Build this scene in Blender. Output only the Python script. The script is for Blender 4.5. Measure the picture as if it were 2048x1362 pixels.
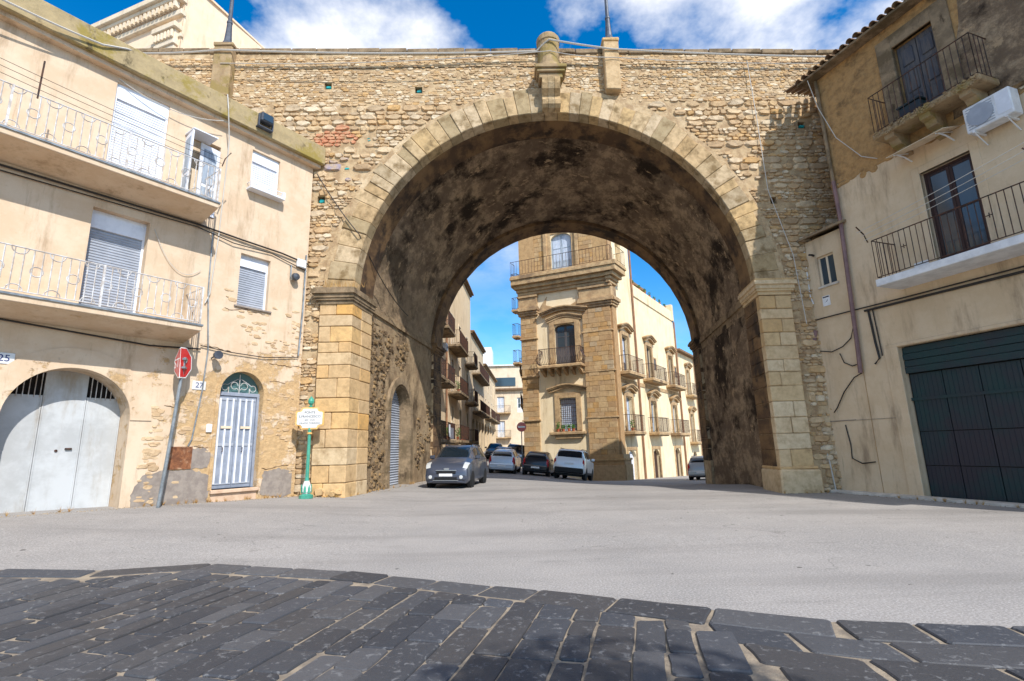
import bpy, bmesh, math, random
from mathutils import Vector, Matrix, noise
rnd = random.Random(11)
for o in list(bpy.data.objects): bpy.data.objects.remove(o)
scene = bpy.context.scene
col = scene.collection
R_ = math.radians

# ------------------------------------------------------------------ camera
TH, RO, YA, EYE = R_(11.9), R_(1.48), R_(1.0), 1.45
def _yaw(v): return Vector((v[0]*math.cos(YA)+v[1]*math.sin(YA), -v[0]*math.sin(YA)+v[1]*math.cos(YA), v[2]))
_f = Vector((0, math.cos(TH), math.sin(TH))); _u = Vector((0, -math.sin(TH), math.cos(TH))); _r = Vector((1, 0, 0))
_r2 = _r*math.cos(RO)-_u*math.sin(RO); _u2 = _u*math.cos(RO)+_r*math.sin(RO)
_f, _u2, _r2 = _yaw(_f), _yaw(_u2), _yaw(_r2)
cam = bpy.data.cameras.new('camera'); cam.lens = 18; cam.sensor_width = 36; cam.sensor_fit = 'HORIZONTAL'
cam.clip_start = .05; cam.clip_end = 3000
cam_o = bpy.data.objects.new('camera', cam); col.objects.link(cam_o)
m = Matrix((_r2, _u2, -_f)).transposed().to_4x4(); m.translation = Vector((0, 0, EYE))
cam_o.matrix_world = m
scene.camera = cam_o

# ------------------------------------------------------------------ light
SUN = Vector((-.6, 1, -1.12)).normalized()          # direction the light travels
sl = bpy.data.lights.new('sun', 'SUN'); sl.energy = 4.8; sl.angle = R_(.5); sl.color = (1, .958, .905)
so = bpy.data.objects.new('sun', sl); col.objects.link(so); so.rotation_euler = SUN.to_track_quat('-Z', 'Y').to_euler()
so.location = (20, -40, 50)
world = bpy.data.worlds.new('World'); scene.world = world; world.use_nodes = True
nt = world.node_tree; N = nt.nodes; LK = nt.links
for n in list(N): N.remove(n)
out = N.new('ShaderNodeOutputWorld'); bg = N.new('ShaderNodeBackground'); bg.inputs[1].default_value = .15
sky = N.new('ShaderNodeTexSky'); sky.sky_type = 'NISHITA'; sky.sun_disc = False
sky.sun_elevation = R_(43.8); sky.sun_rotation = math.atan2(.6, -1); sky.air_density = 1.0; sky.dust_density = .4; sky.ozone_density = 2.5
tc = N.new('ShaderNodeTexCoord'); sx = N.new('ShaderNodeSeparateXYZ'); LK.new(tc.outputs['Generated'], sx.inputs[0])
def wm(op, a, b=None):
    n = N.new('ShaderNodeMath'); n.operation = op
    for i, v in enumerate((a, b)):
        if v is None: continue
        if isinstance(v, (int, float)): n.inputs[i].default_value = v
        else: LK.new(v, n.inputs[i])
    return n.outputs[0]
den = wm('ADD', wm('MAXIMUM', sx.outputs[2], 0), .25)
cx = wm('DIVIDE', sx.outputs[0], den); cy = wm('DIVIDE', sx.outputs[1], den)
cb = N.new('ShaderNodeCombineXYZ'); LK.new(cx, cb.inputs[0]); LK.new(cy, cb.inputs[1]); cb.inputs[2].default_value = 3.3
mp = N.new('ShaderNodeMapping'); mp.inputs['Location'].default_value = (24.58, 5.07, 0); LK.new(cb.outputs[0], mp.inputs[0])
nz = N.new('ShaderNodeTexNoise'); nz.inputs['Scale'].default_value = 1.15; nz.inputs['Detail'].default_value = 9; nz.inputs['Roughness'].default_value = .58
LK.new(mp.outputs[0], nz.inputs['Vector'])
rp = N.new('ShaderNodeValToRGB'); rp.color_ramp.elements[0].position = .49; rp.color_ramp.elements[1].position = .585
LK.new(nz.outputs[0], rp.inputs[0])
hs = N.new('ShaderNodeHueSaturation'); hs.inputs['Saturation'].default_value = 1.45; hs.inputs['Value'].default_value = 1.3; LK.new(sky.outputs[0], hs.inputs['Color'])
mx = N.new('ShaderNodeMix'); mx.data_type = 'RGBA'; mrz = N.new('ShaderNodeMapRange'); mrz.inputs[1].default_value = .3; mrz.inputs[2].default_value = .52; LK.new(sx.outputs[2], mrz.inputs[0]); LK.new(wm('MULTIPLY', rp.outputs[0], wm('ADD', wm('MULTIPLY', mrz.outputs[0], .9), .1)), mx.inputs[0]); LK.new(hs.outputs[0], mx.inputs[6]); mx.inputs[7].default_value = (7.4, 7.4, 7.5, 1)
LK.new(mx.outputs[2], bg.inputs[0]); LK.new(bg.outputs[0], out.inputs[0])
scene.view_settings.view_transform = 'Standard'; scene.view_settings.look = 'None'
scene.view_settings.exposure = 0.22; scene.view_settings.gamma = 1
scene.view_settings.use_curve_mapping = False
scene.render.engine = 'CYCLES'
scene.cycles.max_bounces = 8; scene.cycles.diffuse_bounces = 5

# ------------------------------------------------------------------ materials
def lin(c):
    if len(c) == 3 and max(c) > 1.001: c = [x/255 for x in c]; return tuple(x/12.92 if x <= .04045 else ((x+.055)/1.055)**2.4 for x in c)+(1,)
    return tuple(c)+(1,)
class NT:
    def __init__(s, name):
        s.m = bpy.data.materials.new(name); s.m.use_nodes = True; s.t = s.m.node_tree; s.n = s.t.nodes; s.l = s.t.links
        s.b = s.n['Principled BSDF']; s.tc = s.n.new('ShaderNodeTexCoord')
    def put(s, inp, v):
        if isinstance(v, (int, float)): inp.default_value = v
        elif isinstance(v, tuple): inp.default_value = v
        else: s.l.new(v, inp)
    def math(s, op, a, b=None, clamp=False):
        n = s.n.new('ShaderNodeMath'); n.operation = op; n.use_clamp = clamp
        s.put(n.inputs[0], a)
        if b is not None: s.put(n.inputs[1], b)
        return n.outputs[0]
    def noise(s, scale, detail=5, rough=.6, stretch=(1, 1, 1), vec=None, dist=0.0):
        mpn = s.n.new('ShaderNodeMapping'); mpn.inputs['Scale'].default_value = stretch
        s.l.new(vec or s.tc.outputs['Object'], mpn.inputs[0])
        n = s.n.new('ShaderNodeTexNoise'); n.inputs['Scale'].default_value = scale; n.inputs['Detail'].default_value = detail
        n.inputs['Roughness'].default_value = rough; n.inputs['Distortion'].default_value = dist
        s.l.new(mpn.outputs[0], n.inputs['Vector']); return n.outputs[0]
    def ramp(s, fac, lo, hi):
        n = s.n.new('ShaderNodeMapRange'); n.interpolation_type = 'SMOOTHSTEP'; n.inputs[1].default_value = lo; n.inputs[2].default_value = hi
        s.put(n.inputs[0], fac); return n.outputs[0]
    def mix(s, fac, a, b):
        n = s.n.new('ShaderNodeMix'); n.data_type = 'RGBA'; s.put(n.inputs[0], fac); s.put(n.inputs[6], a); s.put(n.inputs[7], b); return n.outputs[2]
    def rand(s):
        g = s.n.new('ShaderNodeNewGeometry'); o = s.n.new('ShaderNodeObjectInfo')
        return s.math('FRACT', s.math('ADD', g.outputs['Random Per Island'], s.math('MULTIPLY', o.outputs['Random'], 7.31)))
    def curve(s, fac, cols):
        n = s.n.new('ShaderNodeValToRGB'); e = n.color_ramp.elements
        while len(e) < len(cols): e.new(.5)
        for i, c in enumerate(cols): e[i].position = i/(len(cols)-1); e[i].color = lin(c)
        s.l.new(fac, n.inputs[0]); return n.outputs[0]
    def bump(s, h, strength, dist):
        n = s.n.new('ShaderNodeBump'); n.inputs['Strength'].default_value = strength; n.inputs['Distance'].default_value = dist
        s.l.new(h, n.inputs['Height']); s.l.new(n.outputs[0], s.b.inputs['Normal'])
    def done(s, colr, rough=.85, metal=0, spec=.3):
        s.put(s.b.inputs['Base Color'], colr); s.put(s.b.inputs['Roughness'], rough); s.b.inputs['Metallic'].default_value = metal
        s.b.inputs['Specular IOR Level'].default_value = spec; return s.m
def mat(name, c1, c2=None, ns=3, lo=.38, hi=.62, st=(1, 1, 1), c3=None, ns3=.8, lo3=.52, hi3=.68, st3=(1, 1, 1), rough=.85, bump=.3, bs=25, bd=.01, metal=0, spec=.3):
    t = NT(name); c = lin(c1)
    if c2: c = t.mix(t.ramp(t.noise(ns, 7, .65, st), lo, hi), c, lin(c2))
    if c3: c = t.mix(t.ramp(t.noise(ns3, 6, .65, st3), lo3, hi3), c, lin(c3))
    if bump: t.bump(t.noise(bs, 6, .7), bump, bd)
    return t.done(c, rough, metal, spec)
def stone_mat(name, cols, dark, bs=14, bd=.03, dlo=.5, dhi=.75, ns=2.2, bstr=.6):
    t = NT(name); c = t.curve(t.rand(), cols)
    c = t.mix(t.ramp(t.noise(5, 7, .7), .35, .75), c, t.mix(.55, c, lin(dark)))
    c = t.mix(t.ramp(t.noise(ns, 6, .65), dlo, dhi), c, lin(dark))
    h = t.math('ADD', t.noise(bs, 7, .72), t.math('MULTIPLY', t.noise(bs*.3, 4), 1.2)); t.bump(h, bstr, bd)
    return t.done(c, .92, 0, .15)
MT = {}
MT['rubble'] = stone_mat('rubble_stone', [(204, 178, 140), (192, 160, 120), (212, 190, 156), (198, 160, 108), (186, 164, 134), (222, 206, 178), (190, 162, 126), (172, 146, 114)], (126, 102, 76), dlo=.54, dhi=.8, bs=20)
MT['rubble_dark'] = stone_mat('eroded_stone', [(150, 128, 100), (116, 96, 74), (164, 136, 96), (132, 112, 88)], (58, 46, 36), dlo=.45, dhi=.7)
MT['mortar'] = mat('lime_mortar', (186, 162, 126), (156, 130, 98), 4, c3=(202, 180, 146), bump=.7, bs=16, bd=.03)
MT['vouss'] = stone_mat('voussoir_stone', [(198, 174, 138), (186, 156, 114), (176, 160, 134), (196, 166, 120), (164, 146, 114), (204, 182, 150), (160, 146, 122)], (124, 104, 74), dlo=.44, dhi=.68, bs=7, bd=.02)
def mossy(name, base, base2, moss, top):
    t = NT(name); c = t.mix(t.ramp(t.noise(3, 7, .7), .35, .65), lin(base), lin(base2))
    c = t.mix(t.ramp(t.noise(1.4, 7, .7), .48, .62), c, lin(moss)); c = t.mix(t.ramp(t.noise(2.3, 7, .75, (1, 1, .5)), .55, .68), c, lin(top))
    t.bump(t.noise(18, 7, .7), .5, .02); return t.done(c, .93, 0, .1)
MT['parapet'] = mossy('mossy_concrete', (172, 154, 118), (154, 138, 106), (146, 130, 74), (96, 86, 66))
MT['coping'] = mossy('weathered_coping', (150, 130, 104), (120, 104, 84), (104, 90, 70), (80, 68, 54))
MT['moss_stone'] = mossy('moss_stone', (166, 144, 112), (146, 124, 96), (142, 124, 80), (96, 80, 60))
MT['block'] = stone_mat('pilaster_block', [(204, 174, 130), (208, 172, 118), (196, 168, 130), (210, 164, 98), (190, 168, 136), (204, 170, 122), (200, 178, 144)], (146, 120, 86), bs=6, bd=.03, dlo=.5, dhi=.78)
MT['block_pale'] = stone_mat('pale_pilaster_block', [(212, 188, 148), (202, 172, 128), (218, 198, 164), (202, 168, 120), (210, 182, 138)], (156, 128, 92), bs=6, bd=.03, dlo=.52, dhi=.8)
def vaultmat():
    t = NT('sooty_bounce_lit_vault'); o = t.tc.outputs['Object']
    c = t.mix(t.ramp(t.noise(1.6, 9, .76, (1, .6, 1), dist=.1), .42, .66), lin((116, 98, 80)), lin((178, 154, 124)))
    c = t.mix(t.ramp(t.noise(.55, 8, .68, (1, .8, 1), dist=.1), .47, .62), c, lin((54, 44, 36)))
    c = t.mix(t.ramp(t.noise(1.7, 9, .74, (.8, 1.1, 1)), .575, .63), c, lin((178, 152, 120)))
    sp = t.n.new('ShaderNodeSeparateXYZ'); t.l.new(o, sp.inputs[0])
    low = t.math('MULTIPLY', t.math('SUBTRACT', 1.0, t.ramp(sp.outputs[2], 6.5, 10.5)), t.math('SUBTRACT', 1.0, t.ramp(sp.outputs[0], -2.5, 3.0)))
    c = t.mix(t.math('MULTIPLY', low, t.ramp(t.noise(1.5, 8, .72), .3, .62)), c, lin((150, 130, 104)))  # lower left paler: bounce light from the sunlit street painted into the colour
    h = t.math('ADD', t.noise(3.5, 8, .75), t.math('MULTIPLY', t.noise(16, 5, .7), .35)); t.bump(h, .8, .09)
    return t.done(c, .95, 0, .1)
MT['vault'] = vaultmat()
MT['vault_ring'] = mat('sooty_shaded_ring_stone', (126, 98, 66), (84, 64, 46), 1.6, st=(1, .5, 1), c3=(54, 42, 32), ns3=1.1, lo3=.48, hi3=.64, bump=.5, bs=10, bd=.02)
def wallmat():
    t = NT('tunnel_wall_plaster')
    c = t.mix(t.ramp(t.noise(1.3, 7, .7), .38, .62), lin((164, 142, 112)), lin((134, 114, 90)))
    c = t.mix(t.ramp(t.noise(.7, 7, .72, (1, 1, .45)), .5, .66), c, lin((78, 64, 50)))
    c = t.mix(t.ramp(t.noise(3, 7, .75), .6, .72), c, lin((176, 156, 126)))
    h = t.math('ADD', t.noise(5, 8, .75), t.math('MULTIPLY', t.noise(20, 5, .7), .4)); t.bump(h, .9, .06)
    return t.done(c, .95, 0, .1)
MT['tunnel'] = wallmat()
def plaster(name, base, pale, stain, ero, zlo, zhi, amt=.06, ulim=None):
    """old lime plaster; ero = colour of the exposed stone where the coat has come off (more of it low down)"""
    t = NT(name); o = t.tc.outputs['Object']; s = t.n.new('ShaderNodeSeparateXYZ'); t.l.new(o, s.inputs[0])
    c = t.mix(t.ramp(t.noise(1.3, 7, .68), .36, .64), lin(base), lin(pale))
    c = t.mix(t.ramp(t.noise(1.0, 8, .72, (1.6, 1.6, .3)), .5, .74), c, lin(stain)); c = t.mix(t.math('MULTIPLY', t.ramp(t.noise(2.2, 8, .75, (3, 3, .18)), .58, .72), .5), c, t.mix(.5, lin(stain), lin((96, 84, 72))))
    c = t.mix(t.math('MULTIPLY', t.ramp(t.noise(7, 6, .75), .55, .75), .35), c, lin(stain))
    thr = t.n.new('ShaderNodeMapRange'); thr.inputs[1].default_value = zlo; thr.inputs[2].default_value = zhi; thr.inputs[3].default_value = .42; thr.inputs[4].default_value = .95
    t.l.new(s.outputs[2], thr.inputs[0]); th = thr.outputs[0]
    if ulim is not None: th = t.math('ADD', th, t.math('MULTIPLY', t.math('SUBTRACT', 1.0, t.ramp(s.outputs[0], ulim-.5, ulim+.5)), .12))
    e = t.ramp(t.math('SUBTRACT', t.noise(1.1, 10, .72), th), -.01, .05)
    c2 = t.mix(t.ramp(t.noise(6, 8, .78), .35, .7), lin(ero), t.mix(.5, lin(ero), lin((140, 112, 80))))
    c = t.mix(e, c, c2)
    rough = t.math('MULTIPLY', e, t.math('ADD', t.math('MULTIPLY', t.noise(9, 8, .78), 1.6), -1.1))
    h = t.math('ADD', t.math('MULTIPLY', t.noise(40, 5, .7), amt), rough); t.bump(h, .8, .045)
    return t.done(c, .9, 0, .12)
MT['plaster_l'] = plaster('cream_plaster', (202, 178, 150), (211, 191, 166), (160, 136, 109), (208, 176, 132), 3.2, 9.4, ulim=-3)
MT['plaster_r'] = plaster('beige_plaster', (202, 179, 147), (211, 190, 160), (150, 130, 107), (184, 154, 116), -3.0, 3.0)
MT['brown_wall'] = stone_mat('rough_brown_render', [(178, 142, 96), (188, 148, 98)], (96, 76, 56), bs=7, bd=.07, dlo=.5, dhi=.72, ns=1.3, bstr=.9)
MT['pal_plaster'] = plaster('yellow_plaster', (226, 206, 168), (232, 214, 180), (182, 160, 124), (190, 158, 114), -4, 3.4)
MT['pal_stone'] = stone_mat('palace_block', [(188, 154, 108), (178, 148, 110), (196, 168, 126), (170, 140, 106), (190, 150, 96), (176, 160, 134)], (128, 102, 74), bs=9, bd=.02, dlo=.58, dhi=.85)
MT['pal_trim'] = mat('palace_trim_stone', (186, 158, 118), (160, 132, 98), 3, c3=(128, 106, 82), bump=.5, bs=14, bd=.02)
MT['street_a'] = plaster('tan_street_plaster', (200, 178, 146), (212, 192, 160), (160, 138, 110), (170, 136, 96), -2, 4)
MT['street_b'] = plaster('sandy_street_plaster', (212, 188, 152), (220, 198, 166), (172, 148, 118), (180, 146, 104), -2, 4)
MT['street_c'] = plaster('pale_street_plaster', (214, 196, 168), (222, 206, 182), (184, 164, 138), (196, 168, 130), -2, 3)
MT['peach'] = plaster('peach_plaster', (232, 204, 172), (236, 212, 184), (214, 184, 152), (220, 190, 150), -30, -20)
def asphalt(name, a, b, d):
    t = NT(name)
    c = t.mix(t.ramp(t.noise(.45, 7, .65), .35, .65), lin(a), lin(b))
    c = t.mix(t.math('MULTIPLY', t.ramp(t.noise(1.1, 8, .7, (.35, 1, 1)), .56, .7), .5), c, lin(d))
    c = t.mix(t.math('MULTIPLY', t.ramp(t.noise(45, 5, .75), .42, .66), .6), c, t.mix(.6, c, lin((222, 218, 212)))); c = t.mix(t.math('MULTIPLY', t.ramp(t.noise(38, 5, .75, (1, 1.1, 1)), .52, .72), .55), c, lin((92, 89, 86)))
    c = t.mix(t.ramp(t.noise(6, 4, .5), .70, .74), c, lin((84, 80, 76)))
    c = t.mix(t.math('MULTIPLY', t.ramp(t.noise(.5, 6, .6, (.14, 1, 1)), .46, .7), .36), c, lin((98, 94, 90)))
    vo = t.n.new('ShaderNodeTexVoronoi'); vo.feature = 'DISTANCE_TO_EDGE'; vo.inputs['Scale'].default_value = .42; wv = t.n.new('ShaderNodeVectorMath'); wv.operation = 'ADD'; nz_ = t.n.new('ShaderNodeTexNoise'); nz_.inputs['Scale'].default_value = 1.3; nz_.inputs['Detail'].default_value = 6
    t.l.new(t.tc.outputs['Object'], nz_.inputs['Vector']); t.l.new(t.tc.outputs['Object'], wv.inputs[0]); t.l.new(nz_.outputs['Color'], wv.inputs[1]); t.l.new(wv.outputs[0], vo.inputs['Vector'])
    crack = t.math('MULTIPLY', t.math('SUBTRACT', 1.0, t.ramp(vo.outputs['Distance'], .0, .008)), t.ramp(t.noise(.35, 4, .6), .54, .6))
    c = t.mix(t.math('MULTIPLY', crack, .4), c, lin((66, 62, 59)))
    t.bump(t.noise(120, 3, .6), .35, .008); return t.done(c, .88, 0, .25)
MT['asphalt'] = asphalt('worn_asphalt', (134, 130, 126), (146, 141, 136), (110, 106, 102))
MT['asphalt2'] = asphalt('patched_asphalt', (130, 126, 122), (140, 135, 130), (108, 104, 100))
def basalt():
    t = NT('basalt_paving'); r = t.rand()
    c = t.curve(r, [(56, 58, 63), (76, 78, 83), (66, 65, 66), (86, 86, 88), (54, 56, 61), (71, 69, 69)])
    c = t.mix(t.math('MULTIPLY', t.ramp(t.noise(16, 7, .66, (1, 1, 1), dist=.6), .57, .64), .5), c, lin((132, 132, 132)))
    c = t.mix(t.math('MULTIPLY', t.ramp(t.noise(60, 3, .7), .55, .7), .4), c, lin((30, 30, 32)))
    h = t.math('ADD', t.noise(50, 6, .75), t.math('MULTIPLY', t.noise(8, 4), 1.5)); t.bump(h, .45, .012)
    return t.done(c, .6, 0, .35)
MT['basalt'] = basalt()
MT['joint'] = mat('sandy_joint', (158, 144, 124), (128, 117, 103), 6, c3=(100, 93, 85), ns3=2, bump=.8, bs=60, bd=.01)
MT['flaked'] = stone_mat('flaked_wall_stone', [(202, 174, 138), (210, 186, 152), (192, 164, 130), (204, 180, 146)], (160, 134, 104), bs=16, bd=.03)
MT['crackdark'] = mat('crack_edge', (112, 88, 64), bump=0)
MT['cement'] = mat('grey_cement', (150, 140, 130), (132, 122, 114), 5, bump=.6, bs=30, bd=.015)
MT['pinkstone'] = mat('pink_step_stone', (204, 176, 150), (190, 160, 134), 4, bump=.2, bs=30)
MT['white'] = mat('white_paint', (226, 228, 230), (206, 208, 210), 3, rough=.5, bump=.05)
MT['shutter'] = mat('grey_roller_shutter', (164, 170, 180), (150, 156, 166), 2, rough=.45, bump=.03)
MT['shutter_w'] = mat('white_roller_shutter', (226, 230, 238), (210, 214, 222), 2, rough=.45, bump=.03)
MT['rail_w'] = mat('pale_painted_iron', (206, 206, 206), (170, 160, 150), 6, rough=.5, bump=.1)
MT['iron'] = mat('dark_iron', (44, 38, 36), (84, 54, 40), 9, rough=.6, bump=.15)
MT['rust'] = mat('rusty_sheet', (140, 92, 62), (104, 66, 46), 9, c3=(170, 140, 112), ns3=5, rough=.9, bump=.4, bs=40)
MT['steel'] = mat('galvanised_steel', (142, 148, 152), (112, 118, 122), 5, rough=.45, bump=.08, metal=.3)
MT['lamp'] = mat('grey_lamp_iron', (86, 92, 102), (70, 74, 82), 4, rough=.5, bump=.05, metal=.3)
MT['cable_w'] = mat('pale_cable', (188, 184, 176), rough=.6, bump=0)
MT['cable'] = mat('dark_cable', (52, 48, 46), rough=.6, bump=0)
MT['garage_l'] = mat('pale_sheet_door', (188, 191, 192), (170, 172, 172), 1.2, c3=(148, 136, 118), ns3=1.1, lo3=.52, hi3=.76, st3=(1.4, 1, .35), rough=.55, bump=.06, bs=6)
MT['door_grey'] = mat('grey_enamel_door', (150, 158, 172), (134, 142, 156), 3, rough=.4, bump=.04, metal=.1)
MT['garage_r'] = mat('dark_green_door', (30, 58, 60), (42, 52, 58), 1.2, c3=(50, 48, 56), ns3=.5, lo3=.45, hi3=.65, rough=.5, bump=.1, bs=30)
MT['glass'] = NT('window_glass').done(lin((52, 66, 76)), .08, 0, .8)
MT['glass_green'] = NT('fanlight_glass').done(lin((84, 116, 116)), .15, 0, .6)
MT['curtain'] = mat('net_curtain', (196, 206, 220), (170, 182, 200), 6, st=(4, 4, .5), rough=.9, bump=.2)
MT['void'] = mat('dark_interior', (26, 22, 20), bump=0)
MT['wood_br'] = mat('brown_wood', (64, 44, 40), (50, 34, 32), 4, st=(6, 6, .6), rough=.5, bump=.1)
MT['wood_old'] = mat('old_blue_grey_wood', (72, 74, 82), (96, 92, 90), 3, st=(5, 5, .6), c3=(48, 46, 50), rough=.85, bump=.4)
MT['wood_pale'] = mat('pale_blue_wood', (168, 180, 192), (140, 152, 166), 3, st=(5, 5, .6), rough=.7, bump=.2)
MT['pipe_mauve'] = mat('mauve_drainpipe', (136, 108, 106), (116, 92, 92), 3, rough=.5, bump=.05)
MT['pipe_tan'] = mat('tan_drainpipe', (150, 112, 84), (132, 98, 74), 3, rough=.6, bump=.05)
MT['tile'] = stone_mat('clay_roof_tile', [(140, 112, 86), (120, 98, 78), (150, 124, 92)], (84, 70, 56), bs=12)
MT['turq'] = mat('turquoise_net', (30, 150, 150), (20, 110, 116), 8, rough=.8, bump=.4)
MT['red_plaster'] = mat('red_stain_stone', (190, 126, 94), (186, 146, 112), 3, bump=.7, bs=12, bd=.03)
MT['blue_plaster'] = mat('violet_stain_stone', (152, 142, 158), (180, 158, 132), 3, bump=.7, bs=12, bd=.03)
MT['leaf'] = mat('plant_leaf', (62, 104, 44), (92, 132, 60), 6, rough=.6, bump=0)
MT['dry'] = mat('dry_grass', (186, 148, 84), (160, 120, 70), 6, rough=.9, bump=0)
MT['terra'] = mat('terracotta', (176, 100, 66), (150, 84, 58), 5, bump=.1)
MT['sign_red'] = mat('sign_red', (196, 28, 36), (204, 60, 62), 4, rough=.4, bump=0)
MT['sign_fade'] = mat('faded_sign_red', (196, 96, 92), (206, 130, 122), 5, rough=.5, bump=0)
MT['sign_white'] = mat('sign_white', (236, 236, 234), rough=.4, bump=0)
MT['ceram_green'] = mat('green_glazed_ceramic', (72, 158, 134), (58, 138, 120), 5, rough=.2, bump=.05, spec=.6)
MT['ceram_white'] = mat('white_glazed_ceramic', (212, 212, 210), rough=.2, bump=0, spec=.5)
MT['ceram_ochre'] = mat('ochre_glazed_rim', (212, 164, 90), (222, 184, 120), 6, rough=.25, bump=0)
MT['ink'] = mat('dark_lettering', (52, 54, 66), bump=0)
MT['blue_num'] = mat('blue_numeral', (40, 52, 110), bump=0)
MT['kerb'] = mat('pale_kerb', (206, 200, 190), (180, 174, 164), 4, bump=.3)
MT['tyre'] = mat('tyre_rubber', (26, 26, 27), rough=.8, bump=0)
MT['rim'] = mat('alloy_rim', (176, 180, 184), rough=.3, bump=0, metal=.7)
MT['blackplastic'] = mat('black_plastic', (28, 29, 31), rough=.6, bump=0)
MT['carglass'] = NT('car_glass').done(lin((24, 34, 42)), .05, 0, .9)
MT['lamp_red'] = NT('tail_lamp_red').done(lin((170, 24, 30)), .15, 0, .6)
MT['lamp_clear'] = NT('head_lamp').done(lin((214, 216, 214)), .1, .3, .7)
MT['plate'] = mat('plate_white', (222, 224, 226), rough=.4, bump=0)
def paint(name, c):
    t = NT(name); t.b.inputs['Coat Weight'].default_value = .7; t.b.inputs['Coat Roughness'].default_value = .06
    return t.done(lin(c), .38, .25, .5)

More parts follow.
